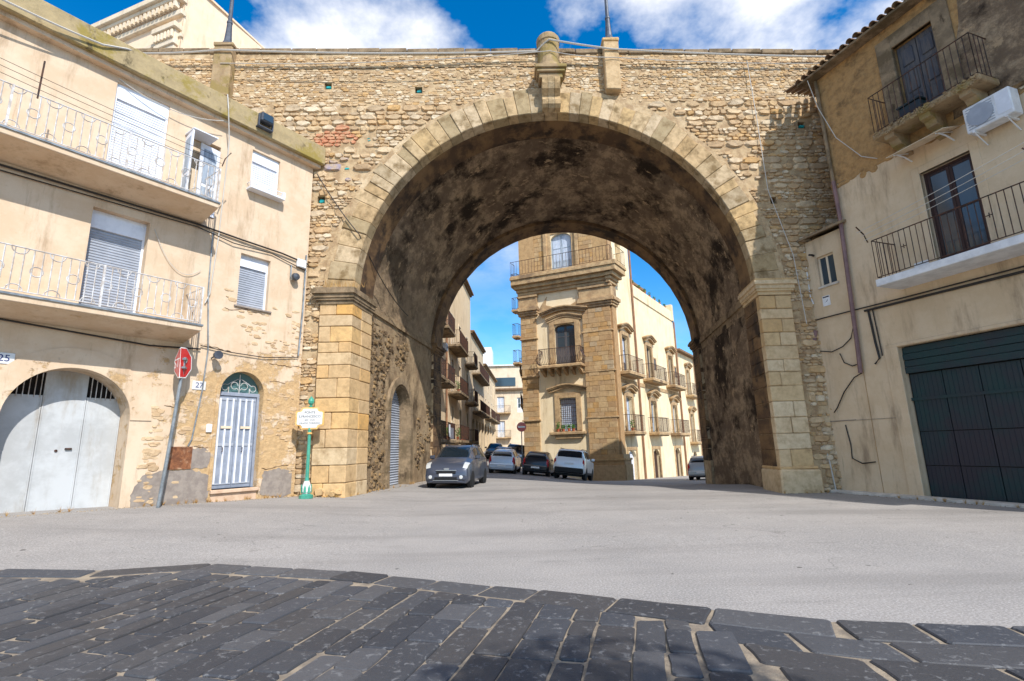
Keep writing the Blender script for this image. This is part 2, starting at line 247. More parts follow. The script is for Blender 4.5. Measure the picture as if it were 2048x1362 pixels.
# ------------------------------------------------------------------ mesh helpers
class MB:
    def __init__(s): s.v = []; s.f = []
    def add(s, vs, fs):
        k = len(s.v); s.v += [tuple(v) for v in vs]; s.f += [tuple(i+k for i in f) for f in fs]; return s
    def quad(s, a, b, c, d): return s.add([a, b, c, d], [(0, 1, 2, 3)])
    def box(s, x0, x1, y0, y1, z0, z1):
        return s.add([(x, y, z) for x in (x0, x1) for y in (y0, y1) for z in (z0, z1)],
                     [(0, 1, 3, 2), (4, 6, 7, 5), (0, 4, 5, 1), (2, 3, 7, 6), (0, 2, 6, 4), (1, 5, 7, 3)])
    def cbox(s, x0, x1, y0, y1, z0, z1, c=.015, j=0.0, skew=0.0):
        """box with chamfered edges; j jitters its corners, skew shifts x with y"""
        lo = (x0, y0, z0); hi = (x1, y1, z1); vs = []; idx = {}
        jit = {}
        for sx in (0, 1):
            for sy in (0, 1):
                for sz in (0, 1):
                    sg = (sx, sy, sz); jit[sg] = [rnd.uniform(-j, j) for _ in range(3)]
                    for a in range(3):
                        p = []
                        for k in range(3):
                            b = hi[k] if sg[k] else lo[k]
                            if k != a: b += (-c if sg[k] else c)
                            p.append(b+jit[sg][k])
                        p[0] += skew*(p[1]-y0)
                        idx[(sg, a)] = len(vs); vs.append(tuple(p))
        fs = []
        for a in range(3):
            b, c_ = [k for k in range(3) if k != a]
            for d in (0, 1):
                q = []
                for (e, f) in ((0, 0), (1, 0), (1, 1), (0, 1)):
                    sg = [0, 0, 0]; sg[a] = d; sg[b] = e; sg[c_] = f; q.append(idx[(tuple(sg), a)])
                fs.append(tuple(q))
        for a in range(3):
            b, c_ = [k for k in range(3) if k != a]
            for e in (0, 1):
                for f in (0, 1):
                    g0 = [0, 0, 0]; g0[b] = e; g0[c_] = f; g1 = list(g0); g1[a] = 1
                    fs.append((idx[(tuple(g0), b)], idx[(tuple(g1), b)], idx[(tuple(g1), c_)], idx[(tuple(g0), c_)]))
        for sg in jit: fs.append((idx[(sg, 0)], idx[(sg, 1)], idx[(sg, 2)]))
        return s.add(vs, fs)
    def prism(s, poly, y0, y1, cap=True):
        n = len(poly); vs = [(x, y0, z) for x, z in poly]+[(x, y1, z) for x, z in poly]
        fs = [(i, (i+1) % n, n+(i+1) % n, n+i) for i in range(n)]
        if cap: fs += [tuple(range(n)), tuple(range(2*n-1, n-1, -1))]
        return s.add(vs, fs)
    def slab(s, poly, z0, z1):
        n = len(poly); vs = [(x, y, z0) for x, y in poly]+[(x, y, z1) for x, y in poly]
        return s.add(vs, [(i, (i+1) % n, n+(i+1) % n, n+i) for i in range(n)]+[tuple(range(n)), tuple(range(2*n-1, n-1, -1))])
    def tube(s, pts, r, n=6, closed=False):
        pts = [Vector(p) for p in pts]; m_ = len(pts); vs = []; fs = []
        for i, p in enumerate(pts):
            a = pts[i-1] if (i or closed) else p; b = pts[(i+1) % m_] if (i < m_-1 or closed) else p
            d = (b-a).normalized(); ref = Vector((0, 0, 1)) if abs(d.z) < .9 else Vector((1, 0, 0))
            e = d.cross(ref).normalized(); g = d.cross(e); rr = r[i] if isinstance(r, (list, tuple)) else r
            for k in range(n):
                t = 2*math.pi*k/n; vs.append(p+e*math.cos(t)*rr+g*math.sin(t)*rr)
        for i in range(m_ if closed else m_-1):
            i2 = (i+1) % m_
            for k in range(n): fs.append((i*n+k, i*n+(k+1) % n, i2*n+(k+1) % n, i2*n+k))
        if not closed: fs += [tuple(range(n)), tuple((m_-1)*n+k for k in range(n))]
        return s.add(vs, fs)
    def lathe(s, prof, n=16, c=(0, 0, 0), axis='z'):
        vs = []; fs = []
        for r, h in prof:
            for k in range(n):
                t = 2*math.pi*k/n; a, b = r*math.cos(t), r*math.sin(t)
                vs.append((c[0]+a, c[1]+b, c[2]+h) if axis == 'z' else ((c[0]+h, c[1]+a, c[2]+b) if axis == 'x' else (c[0]+a, c[1]+h, c[2]+b)))
        for i in range(len(prof)-1):
            for k in range(n): fs.append((i*n+k, i*n+(k+1) % n, (i+1)*n+(k+1) % n, (i+1)*n+k))
        fs += [tuple(range(n)), tuple((len(prof)-1)*n+k for k in range(n))]
        return s.add(vs, fs)
    def lump(s, cx, cz, w, h, y0, dep, n=7, fr=None):
        """one irregular stone standing proud of a wall"""
        a0 = rnd.uniform(0, 6.28); o_ = []; i_ = []
        for k in range(n):
            t = a0+2*math.pi*k/n; ct, st = math.cos(t), math.sin(t); q = (abs(ct)**4+abs(st)**4)**(-1/4)*rnd.uniform(.84, 1.06)
            o_.append((cx+ct*q*w/2, y0, cz+st*q*h/2)); f = rnd.uniform(.68, .9)
            i_.append((cx+ct*q*w/2*f, y0-dep*rnd.uniform(.65, 1.1), cz+st*q*h/2*f))
        vs = o_+i_
        if fr: vs = [fr(v) for v in vs]
        return s.add(vs, [(k, (k+1) % n, n+(k+1) % n, n+k) for k in range(n)]+[tuple(range(n, 2*n))])
    def obj(s, name, m_, parent=None, smooth=False, recalc=True):
        me = bpy.data.meshes.new(name); me.from_pydata(s.v, [], s.f)
        if recalc:
            b = bmesh.new(); b.from_mesh(me); bmesh.ops.recalc_face_normals(b, faces=b.faces); b.to_mesh(me); b.free()
        me.materials.append(MT[m_] if isinstance(m_, str) else m_)
        if smooth:
            for p in me.polygons: p.use_smooth = True
        o = bpy.data.objects.new(name, me); col.objects.link(o)
        if parent: o.parent = parent
        return o
def tag(o, label, cat, group=None):
    o['label'] = label; o['category'] = cat
    if group: o['group'] = group
    return o
def thing(name, label, cat, loc=(0, 0, 0), rz=0, group=None):
    o = bpy.data.objects.new(name, None); o.empty_display_size = .2; col.objects.link(o); o.location = loc; o.rotation_euler = (0, 0, rz)
    return tag(o, label, cat, group)
def facade(name, label, cat, x, y, ang, group=None):
    """frame of a street front: local x runs left to right along the wall, -y faces the street, z up"""
    return thing(name, label, cat, (x, y, 0), R_(90-ang), group)
def struct(o): o['kind'] = 'structure'; return o
def stuff(o): o['kind'] = 'stuff'; return o
def copy_tree(o, parent=None):
    c = o.copy(); col.objects.link(c); c.parent = parent
    for ch in list(o.children): copy_tree(ch, c)
    return c

def wall(mb, u0, u1, v0, v1, holes=(), dep=.25, y=0.0):
    """front sheet of a wall with openings (ua, ub, va, vb, rise of the arched top) and their reveals"""
    us = sorted({u0, u1, *[h[0] for h in holes], *[h[1] for h in holes]}); vs = sorted({v0, v1, *[h[2] for h in holes], *[h[3] for h in holes]})
    us = [u for u in us if u0 <= u <= u1]; vs = [v for v in vs if v0 <= v <= v1]
    for a, b in zip(us, us[1:]):
        for c, d in zip(vs, vs[1:]):
            mu, mv = (a+b)/2, (c+d)/2
            if any(h[0] < mu < h[1] and h[2] < mv < h[3] for h in holes): continue
            mb.quad((a, y, c), (b, y, c), (b, y, d), (a, y, d))
    dep0 = dep
    for h in holes:
        a, b, c, d = h[:4]; r = h[4] if len(h) > 4 else 0; s = d-r; dep = h[5] if len(h) > 5 else dep0
        mb.quad((a, y, c), (a, y+dep, c), (a, y+dep, s), (a, y, s)); mb.quad((b, y, c), (b, y+dep, c), (b, y+dep, s), (b, y, s))
        mb.quad((a, y, c), (b, y, c), (b, y+dep, c), (a, y+dep, c))
        if r <= 0: mb.quad((a, y, d), (b, y, d), (b, y+dep, d), (a, y+dep, d))
        else:
            n = 24; mid = (a+b)/2; hw = (b-a)/2
            arc = [(mid-hw*math.cos(math.pi*k/n), s+r*math.sin(math.pi*k/n)) for k in range(n+1)]
            for p, q in zip(arc, arc[1:]):
                mb.quad((p[0], y, p[1]), (q[0], y, q[1]), (q[0], y, d), (p[0], y, d))
                mb.quad((p[0], y, p[1]), (q[0], y, q[1]), (q[0], y+dep, q[1]), (p[0], y+dep, p[1]))
def arch_pts(a, b, s, r, n=20):
    mid = (a+b)/2; hw = (b-a)/2
    return [(mid-hw*math.cos(math.pi*k/n), s+r*math.sin(math.pi*k/n)) for k in range(n+1)]
def roller(parent, a, b, c, d, y, m_='shutter', pitch=.07):
    mb = MB(); z = c
    while z < d-.001:
        t = min(z+pitch, d); q = z+(t-z)*.8
        mb.quad((a, y, z), (b, y, z), (b, y-.018, z+(t-z)*.35), (a, y-.018, z+(t-z)*.35)); mb.quad((a, y-.018, z+(t-z)*.35), (b, y-.018, z+(t-z)*.35), (b, y-.014, q), (a, y-.014, q))
        mb.quad((a, y-.014, q), (b, y-.014, q), (b, y, t), (a, y, t)); z = t
    return mb.obj('roller_shutter', m_, parent)
def railing(path, z0, z1, gap, r, closed_bottom=True, belly=0):
    mb = MB(); P = [Vector((x, y, 0)) for x, y in path]
    for zz, rr in ((z1, r*1.5), (z0+.06, r*1.2)): mb.tube([(p.x, p.y, zz) for p in P], rr, 5)
    for p, q in zip(P, P[1:]):
        n = max(1, int((q-p).length/gap)); d = (q-p); nn = Vector((d.y, -d.x, 0)).normalized()
        for k in range(n+1):
            s = p+d*k/n
            if belly:
                pts = [(s.x+nn.x*o_, s.y+nn.y*o_, z0+.06+(z1-z0-.06)*t) for t, o_ in ((0, 0), (.15, belly*.7), (.35, belly), (.6, belly*.35), (.8, 0), (1, 0))]
                mb.tube(pts, r, 4)
            else: mb.tube([(s.x, s.y, z0+.06), (s.x, s.y, z1)], r, 4)
    return mb
def balcony(parent, a, b, z, out, th=.18, h=1.0, gap=.13, r=.009, slab='pal_trim', rail='iron', belly=0, y=0.0, brackets=0):
    mb = MB().cbox(a, b, y-out, y+.02, z-th, z, .02)
    mb.cbox(a+.06, b-.06, y-out+.08, y+.02, z-th-.07, z-th, .02)
    s = mb.obj('balcony_slab', slab, parent)
    railing([(a+.04, y), (a+.04, y-out+.05), (b-.04, y-out+.05), (b-.04, y)], z, z+h, gap, r, belly=belly).obj('railing', rail, s)
    for k in range(brackets):
        u = a+(b-a)*(k+.5)/brackets
        o = MB().prism([(0, 0), (0, -.32), (-.2, -.26), (-.5, -.1), (-.6, 0)], -.09, .09).obj('bracket', slab, s)
        o.rotation_euler = (0, 0, R_(90)); o.location = (u, y, z-th-.07)
    return s
def eyebrow(parent, uc, w, z, rise=.28, out=.25, m_='pal_trim', y=0.0):
    """baroque window pediment: a moulding that swings up in the middle"""
    mb = MB(); n = 18
    def zz(t): return z+rise*(.5+.5*math.cos(math.pi*2*max(-.5, min(.5, t*.8))))
    for (o0, h0, h1) in ((out*.6, -.14, 0), (out*.85, 0, .07), (out, .07, .15)):
        for k in range(n):
            t0, t1 = k/n-.5, (k+1)/n-.5; w2 = w+(o0-out*.6)*2
            a, b = uc+t0*w2, uc+t1*w2; za, zb = zz(t0), zz(t1)
            mb.add([(a, y, za+h0), (b, y, zb+h0), (b, y-o0, zb+h0), (a, y-o0, za+h0), (a, y, za+h1), (b, y, zb+h1), (b, y-o0, zb+h1), (a, y-o0, za+h1)],
                   [(0, 1, 2, 3), (4, 5, 6, 7), (2, 3, 7, 6), (0, 3, 7, 4), (1, 2, 6, 5)])
    return mb.obj('window_pediment', m_, parent)
def surround(parent, a, b, c, d, w=.22, y=0.0, out=.06, m_='pal_trim', bottom=False):
    mb = MB().cbox(a-w, a, y-out, y+.1, c, d+w, .01).cbox(b, b+w, y-out, y+.1, c, d+w, .01).cbox(a-.001, b+.001, y-out+.003, y+.1, d, d+w, .01)
    if bottom: mb.cbox(a-w-.1, b+w+.1, y-out-.12, y+.05, c-.16, c, .01)
    return mb.obj('window_surround', m_, parent)
def french(parent, a, b, c, d, y, frame='wood_pale', glass='glass', solid=.35, leaves=2):
    """glazed double door: each leaf has stiles, a solid lower panel and two panes"""
    f = MB().box(a, a+.06, y-.04, y+.04, c, d).box(b-.06, b, y-.04, y+.04, c, d).box(a+.06, b-.06, y-.04, y+.04, d-.06, d).obj('window_frame', frame, parent)
    w = (b-a-.12)/leaves
    for k in range(leaves):
        p, q = a+.06+k*w+.004, a+.06+(k+1)*w-.004; zs = c+(d-.06-c)*solid
        lf = MB().box(p, p+.07, y-.03, y+.02, c, d-.065).box(q-.07, q, y-.03, y+.02, c, d-.065).box(p+.07, q-.07, y-.03, y+.02, d-.135, d-.065).box(p+.07, q-.07, y-.03, y+.02, zs-.05, zs+.05).box(p+.07, q-.07, y-.02, y+.01, c, zs-.05)
        lo = lf.obj('leaf', frame, f)
        zm = (zs+.05+d-.135)/2
        MB().box(p+.07, q-.07, y-.012, y-.004, zs+.05, zm-.02).obj('pane', glass, f); MB().box(p+.07, q-.07, y-.012, y-.004, zm+.02, d-.135).obj('pane', glass, f)
        MB().box(p+.07, q-.07, y-.03, y+.015, zm-.02, zm+.02).obj('glazing_bar', frame, f)
    return f
def plant(name, label, loc, w, h, n, group=None, pot=True):
    t = thing(name, label, 'potted plant', loc, 0, group)
    if pot: MB().lathe([(.085, 0), (.12, .2), (.135, .2), (.135, .24), (.11, .24), (.1, .2)], 10).obj('pot', 'terra', t)
    mb = MB(); z0 = .22 if pot else 0
    for k in range(n):
        a = rnd.uniform(0, 6.28); rr = w*math.sqrt(rnd.random()); zz = z0+h*rnd.random(); s = rnd.uniform(.04, .09)
        c = Vector((rr*math.cos(a), rr*math.sin(a), zz)); d1 = Vector((rnd.uniform(-1, 1), rnd.uniform(-1, 1), rnd.uniform(-.4, 1))).normalized(); d2 = d1.cross(Vector((rnd.uniform(-1, 1), rnd.uniform(-1, 1), .3))).normalized()
        mb.add([c-d1*s, c+d2*s*.45, c+d1*s, c-d2*s*.45], [(0, 1, 2, 3)])
    stuff(mb.obj('leaves', 'leaf', t, recalc=False))
    mb = MB()
    for k in range(5):
        a = rnd.uniform(0, 6.28); mb.tube([(0, 0, z0-.04), (w*.5*math.cos(a), w*.5*math.sin(a), z0+h*.8)], .008, 4)
    mb.obj('stem', 'leaf', t)
    return t
def text(parent, s, size, x, y, z, m_, ang=None, name='lettering', sx=1):
    cu = bpy.data.curves.new(name, 'FONT'); cu.body = s; cu.size = size; cu.align_x = 'CENTER'; cu.align_y = 'CENTER'; cu.extrude = .001
    tmp = bpy.data.objects.new('tmp', cu); col.objects.link(tmp)
    dg = bpy.context.evaluated_depsgraph_get(); me = bpy.data.meshes.new_from_object(tmp.evaluated_get(dg)); bpy.data.objects.remove(tmp)
    me.name = name; me.materials.clear(); me.materials.append(MT[m_])
    o = bpy.data.objects.new(name, me); col.objects.link(o); o.parent = parent; o.location = (x, y, z); o.rotation_euler = (R_(90), 0, ang or 0); o.scale = (sx, 1, 1)
    return o
def sag(a, b, drop, n=14):
    a, b = Vector(a), Vector(b); return [a.lerp(b, k/n)-Vector((0, 0, drop*4*(k/n)*(1-k/n))) for k in range(n+1)]

# ------------------------------------------------------------------ ground
def sstep(a, b, x):
    t = max(0, min(1, (x-a)/(b-a))); return t*t*(3-2*t)
def ground(x, y):
    z = .045*max(0, -x-2.2)*sstep(4.5, 9.5, y)*(1-sstep(24, 34, y)) - .012*max(0, x)*sstep(6, 12, y)
    w = max(0, min(1, (x+1.5)/7.5))**1.5
    t = max(0, y-19.5); f = .1*(t-1.2*(1-math.exp(-t/1.2))); f = .8*(1-math.exp(-f/.8)) if f < 3 else .8
    z -= w*(f+.03*max(0, y-31))
    z += (1-sstep(2.5, 6, x))*.028*max(0, y-34)
    return z
mb = MB()
def axis(fine0, fine1, step, far):
    a = []; x = fine0
    while x <= fine1+1e-6: a.append(x); x += step
    k = step; x = fine1
    while x < far: k *= 1.45; x += k; a.append(x)
    k = step; x = fine0
    while x > -far: k *= 1.45; x -= k; a.insert(0, x)
    return a
xs = axis(-14, 18, .5, 700); ys = axis(0, 46, .5, 700)
nx = len(xs)
V = [(x, y, ground(max(-14, min(18, x)), max(0, min(90, y)))) for y in ys for x in xs]
F = [(j*nx+i, j*nx+i+1, (j+1)*nx+i+1, (j+1)*nx+i) for j in range(len(ys)-1) for i in range(nx-1)]
struct(MB().add(V, F).obj('road', 'asphalt', smooth=True))
# ------------------------------------------------------------------ basalt paving in the foreground
edge = [(-12, 7.6), (-6.4, 7.0), (-4.9, 6.95), (-3.9, 7.25), (-1.9, 6.72), (.3, 5.65), (2.49, 4.5), (3.9, 4.2), (6.5, 3.9), (12, 3.5)]
def edge_y(x):
    for (a, b), (c, d) in zip(edge, edge[1:]):
        if a <= x <= c: return b+(d-b)*(x-a)/(c-a)
    return 3.5
pav = struct(thing('stone_paving', '', ''))
for k in ('label', 'category'): del pav[k]
poly = [(x, y-.01) for x, y in edge]
mb = MB(); nb = 24
fine = [(-12+k*.5, edge_y(-12+k*.5)-.01) for k in range(49)]
mb.add([(x, y-(y+3)*j/nb, ground(x, y-(y+3)*j/nb)+.019) for j in range(nb+1) for x, y in fine], [(j*49+i, j*49+i+1, (j+1)*49+i+1, (j+1)*49+i) for j in range(nb) for i in range(48)])
mb.obj('sandy_joint_bed', 'joint', pav)
def paver(quad, big, h):
    """one basalt slab: a worn, slightly domed top with rounded edges; quad = 4 corners counter-clockwise"""
    c = Vector((sum(p[0] for p in quad)/4, sum(p[1] for p in quad)/4)); vs = []; n = 0; ring = []
    q = [Vector(p)+Vector((rnd.uniform(-.012, .012), rnd.uniform(-.012, .012))) for p in quad]; pts_ = []
    for i in range(4):
        a, b = q[i], q[(i+1) % 4]; L = (b-a).length; t = min(.28, .022/L)
        pts_ += [a.lerp(b, t), a.lerp(b, .5)+Vector((rnd.uniform(-.009, .009), rnd.uniform(-.009, .009))), a.lerp(b, 1-t)]
    tilt = (rnd.uniform(-.01, .01), rnd.uniform(-.01, .01))
    def zt(p): return ground(p.x, p.y)+h+tilt[0]*(p.x-c.x)+tilt[1]*(p.y-c.y)
    n = 12; vs = [(p.x, p.y, ground(p.x, p.y)-.05) for p in pts_]
    for sc, dz in ((1, -.012), (.97, -.002), (.6, .002)):
        vs += [((c+(p-c)*sc).x, (c+(p-c)*sc).y, zt(p)+dz) for p in pts_]
    m_ = MB().add(vs, [(r*n+i, r*n+(i+1) % n, (r+1)*n+(i+1) % n, (r+1)*n+i) for r in range(3) for i in range(n)]+[tuple(range(3*n, 4*n))])
    return m_
stones = []
# header course that follows the asphalt edge, from the broken corner on the left to the far right
x = -3.85
while x < 9:
    L = rnd.uniform(.45, .8) if x < 0 else rnd.uniform(.55, .95); x2 = x+L*.94
    a, b = Vector((x+.016, edge_y(x)-.01)), Vector((x2-.016, edge_y(x2)-.01)); d = (b-a).normalized(); nn = Vector((d.y, -d.x))*(.36 if x < 0 else .42)
    stones.append([a+nn, b+nn, b, a]); x = x2
# long header stones on the far left
for x in (-11.5, -10.2, -8.9, -7.6, -6.35, -5.1):
    a, b = Vector((x+.01, edge_y(x)-.02)), Vector((x+1.2, edge_y(x+1.2)-.02)); nn = Vector((.03, -.3)); stones.append([a+nn, b+nn, b, a])
D15 = Vector((math.sin(R_(15)), math.cos(R_(15)))); W15 = Vector((D15.y, -D15.x))
def hdr_y(x): return edge_y(x)-(.44 if x > -3.8 else (.36 if x < -3.95 else .1))
w = -13.0
right_lim = lambda p: p.x > 1.55+.12*(4.4-p.y)
while w < 3.2:
    ww = rnd.uniform(.2, .33); gp = rnd.uniform(.008, .04); t = 12.0+rnd.uniform(0, .5)
    while t > -1:
        L = rnd.uniform(.35, .85); a = t-L
        cs = [W15*(w+gp/2)+D15*(a+.011), W15*(w+ww-gp/2)+D15*(a+.011), W15*(w+ww-gp/2)+D15*(t-.011), W15*(w+gp/2)+D15*(t-.011)]
        t = a
        if all(c_.y > hdr_y(c_.x) for c_ in cs): continue
        if cs[0].y < 1.2 or cs[0].x < -11: continue
        # trim against the header course
        ok = True
        for i, j in ((3, 0), (2, 1)):
            for _ in range(24):
                if cs[i].y <= hdr_y(cs[i].x)-.02: break
                cs[i] = cs[i]-D15*.04
            if (cs[i]-cs[j]).dot(D15) < .09: ok = False
        if not ok: continue
        if all(right_lim(c_) for c_ in cs): continue
        if right_lim((cs[0]+cs[1]+cs[2]+cs[3])/4): continue
        stones.append(cs)
    w += ww
# rows on the right laid parallel to the header
row = 0; off = .46
while off < 3.2:
    hh = rnd.uniform(.27, .4); x = 1.5+.12*off+rnd.uniform(0, .1)
    while x < 7.5:
        L = rnd.uniform(.4, .95); a = Vector((x+.02, edge_y(x)-off-.015)); b = Vector((x+L-.02, edge_y(x+L)-off-.015)); nn = Vector((-.04, -hh+.03))
        if a.y-hh > 1.0: stones.append([a+nn, b+nn, b, a])
        x += L
    off += hh
def seen(q):
    c = sum(q, Vector((0, 0)))/4; return abs(c.x) < .99*c.y+.3 and c.y > 3.0
stones.sort(key=lambda q: (0 if seen(q) else 1, sum(q, Vector((0, 0))).length))
rest = MB()
for k, q in enumerate(stones):
    mbp = paver(q, 1, .034+rnd.uniform(-.004, .008))
    if seen(q) and k < 300: mbp.obj('paving_stone', 'basalt', pav)
    else: rest.add(mbp.v, mbp.f)
if rest.v: stuff(rest.obj('paving_stones_beyond', 'basalt', pav))

# ------------------------------------------------------------------ the viaduct
BY = 16.3; CXA, CZA, RI, RE = 1.8, 6.5, 6.7, 7.62; SK = math.tan(R_(8.7)); LEN = 10.45
def top_z(x): return 15.72-.016*x
bridge = thing('stone_viaduct', 'tall rubble stone viaduct with one wide round arch spanning the street', 'bridge', (0, BY, 0))
holes = [(-6.15, 14.48, 1), (-2.87, 14.27, 1), (-4.62, 12.34, 1), (-5.34, 11.24, 1), (-6.17, 10.01, 1), (6.49, 12.79, 0), (8.05, 12.68, 0), (8.58, 11.52, 0), (9.05, 10.27, 0), (9.51, 9.69, 0), (10.94, 12.61, 1)]
HW = .13
hh = [(x-HW, x+HW, z-HW, z+HW) for x, z, _ in holes]
mb = MB(); wall(mb, -24, 24, -1.5, 15.2, [(CXA-RE, CXA+RE, -1.5, CZA+RE, RE)]+hh, dep=.4, y=.06)
mb.obj('rubble_core', 'mortar', bridge)
mb = MB(); wall(mb, -24+SK*LEN, 24+SK*LEN, -2.5, 15.2, [(CXA-RI+SK*LEN, CXA+RI+SK*LEN, -2.5, CZA+RI, RI)], dep=.01, y=LEN)
mb.obj('far_face', 'mortar', bridge)
mb = MB().box(-24, 24, .47, LEN-.02, 14.45, 14.75).obj('bridge_deck', 'asphalt', bridge)
mb = MB()
for x, z, t in holes: mb.box(x-HW-.02, x+HW+.02, .455, .465, z-HW-.02, z+HW+.02)
mb.obj('hole_backing', 'void', bridge)
for x, z, t in holes:
    if t:
        h_ = MB().lump(x+.01, z-.05, .21, .15, .16, .12, 9); tag(h_.obj('netting_wad', 'turq'), 'wad of turquoise netting stuffed in a square hole of the viaduct wall', 'netting', 'netting wads in the viaduct holes').location = (0, BY, 0)
# parapet with a coping of single stones
mb = MB()
for k in range(48):
    x0, x1 = -24+k, -23+k
    mb.add([(x0, .03, 15.2), (x1, .03, 15.2), (x1, .03, top_z(x1)), (x0, .03, top_z(x0)), (x0, .5, 15.2), (x1, .5, 15.2), (x1, .5, top_z(x1)), (x0, .5, top_z(x0))],
           [(0, 1, 2, 3), (4, 5, 6, 7), (2, 3, 7, 6)])
mb.obj('parapet_core', 'mortar', bridge)
x = -23.5
while x < 23:
    L = rnd.uniform(.7, 1.3); z = top_z(x+L/2); c_ = MB().cbox(x+.01, x+L-.01, -.04+rnd.uniform(-.015, .015), .56, z-.01, z+.2+rnd.uniform(-.02, .02), .03, .008).obj('coping_stone', 'coping', bridge); x += L
# rubble facing: every stone a lump of its own
def in_ring(x, z):
    if z < CZA: return CXA-RE-.1 < x < CXA+RE+.1
    return math.hypot(x-CXA, z-CZA) < RE+.06
lumps = []; z = -.1
while z < 15.62:
    up = z > 13.7; h = rnd.uniform(.07, .13) if up else rnd.choice((.08, .1, .12, .14, .17, .22, .27)); x = -13.2 if z > 8 else -7.2
    while x < (13.5 if z > 7 else 11.6):
        w = h*rnd.uniform(1.1, 3.0); cx_, cz_ = x+w/2, z+h/2+.07*noise.noise(Vector((x*.6, z*.3, 1)))+rnd.uniform(-.02, .02); x += w*.96
        if in_ring(cx_, cz_) or in_ring(cx_+w*.4, cz_) or in_ring(cx_-w*.4, cz_) or in_ring(cx_, cz_-h*.4): continue
        if any(abs(cx_-hx) < HW+w*.45 and abs(cz_-hz) < HW+h*.45 for hx, hz, _ in holes): continue
        if cz_+h/2 > top_z(cx_): continue
        if up and 1.2 < cx_ < 2.6 and False: continue
        if rnd.random() < (.05 if noise.noise(Vector((cx_*.5, cz_*.5, 5))) < .1 else .3): continue
        lumps.append((w*h, cx_, cz_, w, h))
    z += h*.95
lumps.sort(reverse=True)
rest = MB(); nbig = 0
for k, (ar, cx_, cz_, w, h) in enumerate(lumps):
    dep = rnd.uniform(.02, .06)+.16*h if cz_ < 13.7 else .012+rnd.uniform(0, .03)
    vis = -7.5 < cx_ < 10.6 and (cx_ > -6.4 or cz_ > 11.3)
    y0 = .065 if cz_ < 15.2 else .035
    if vis and nbig < 280:
        nbig += 1; m_ = 'rubble'
        if math.hypot((cx_+5.75)*.7, cz_-12.3) < .5: m_ = 'red_plaster'
        elif math.hypot(cx_+5.45, (cz_-11.15)*.8) < .42: m_ = 'blue_plaster'
        MB().lump(cx_, cz_, w*1.02, h*1.04, y0, dep, 8).obj('rubble_stone', m_, bridge, recalc=False)
    elif math.hypot((cx_+5.75)*.7, cz_-12.3) < .5: MB().lump(cx_, cz_, w, h, y0, dep).obj('rubble_stone', 'red_plaster', bridge, recalc=False)
    elif math.hypot(cx_+5.45, (cz_-11.15)*.8) < .42: MB().lump(cx_, cz_, w, h, y0, dep).obj('rubble_stone', 'blue_plaster', bridge, recalc=False)
    else: rest.lump(cx_, cz_, w*1.03, h*1.05, y0, dep)
stuff(rest.obj('rubble_facing', 'rubble', bridge, recalc=False))
# arch ring: single voussoirs on both faces
def ring(y0, y1, front):
    n = 47; cuts = [0]
    for k in range(n): cuts.append(cuts[-1]+rnd.uniform(.7, 1.3))
    cuts = [math.pi*c_/cuts[-1] for c_ in cuts]
    for k in range(n):
        a0, a1 = cuts[k], cuts[k+1]; g = .0009; ro = RE+rnd.uniform(-.2, .08) if front else RE
        yf = y0+rnd.uniform(-.02, .025); c_ = .02
        vs = []
        for (yy, ins) in ((yf, c_), (yf+c_, 0), (y1, 0)):
            for r, a in ((RI+ins, a0+g+ins/RI), (ro-ins, a0+g+ins/ro), (ro-ins, a1-g-ins/ro), (RI+ins, a1-g-ins/RI)):
                vs.append((CXA-r*math.cos(a)+SK*yy, yy, CZA+r*math.sin(a)))
        fs = [(0, 1, 2, 3), (11, 10, 9, 8)]+[(r*4+i, r*4+(i+1) % 4, (r+1)*4+(i+1) % 4, (r+1)*4+i) for r in range(2) for i in range(4)]
        MB().add(vs, fs).obj('voussoir', 'vouss', bridge)
ring(-.055, .42, True)
mb = MB(); pr = [(CXA-r*math.cos(math.pi*i/60), -.015, CZA+r*math.sin(math.pi*i/60)) for r in (RI+.06, RE+.1) for i in range(61)]
mb.add(pr, [(i, i+1, 62+i, 61+i) for i in range(60)]); mb.obj('ring_mortar', 'mortar', bridge)
# soffit bands of the arch and the vault between them
def barrel(y0, y1, r, name, m_, amp, ny, na=64):
    vs = []; fs = []
    for j in range(ny+1):
        y = y0+(y1-y0)*j/ny
        for i in range(na+1):
            a = math.pi*i/na; p = Vector((CXA-r*math.cos(a)+SK*y, y, CZA+r*math.sin(a)))
            d = amp*(noise.noise(p*1.3)+.5*noise.noise(p*4)) if 0 < j < ny else 0
            vs.append((p.x+d*math.cos(a), y, p.z-d*math.sin(a)))
    for j in range(ny):
        for i in range(na): k = j*(na+1)+i; fs.append((k, k+1, k+na+2, k+na+1))
    return MB().add(vs, fs).obj(name, m_, bridge, smooth=True, recalc=False)
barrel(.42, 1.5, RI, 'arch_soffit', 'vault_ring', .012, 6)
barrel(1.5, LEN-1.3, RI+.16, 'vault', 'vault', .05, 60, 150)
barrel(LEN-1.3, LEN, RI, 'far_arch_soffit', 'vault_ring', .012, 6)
for yy, nm in ((1.5, 'soffit_edge'), (LEN-1.3, 'far_soffit_edge')):
    mb = MB(); pr = [(CXA-r*math.cos(math.pi*i/60)+SK*yy, yy, CZA+r*math.sin(math.pi*i/60)) for r in (RI, RI+.25) for i in range(61)]
    mb.add(pr, [(i, i+1, 62+i, 61+i) for i in range(60)]); mb.obj(nm, 'vault_ring', bridge)
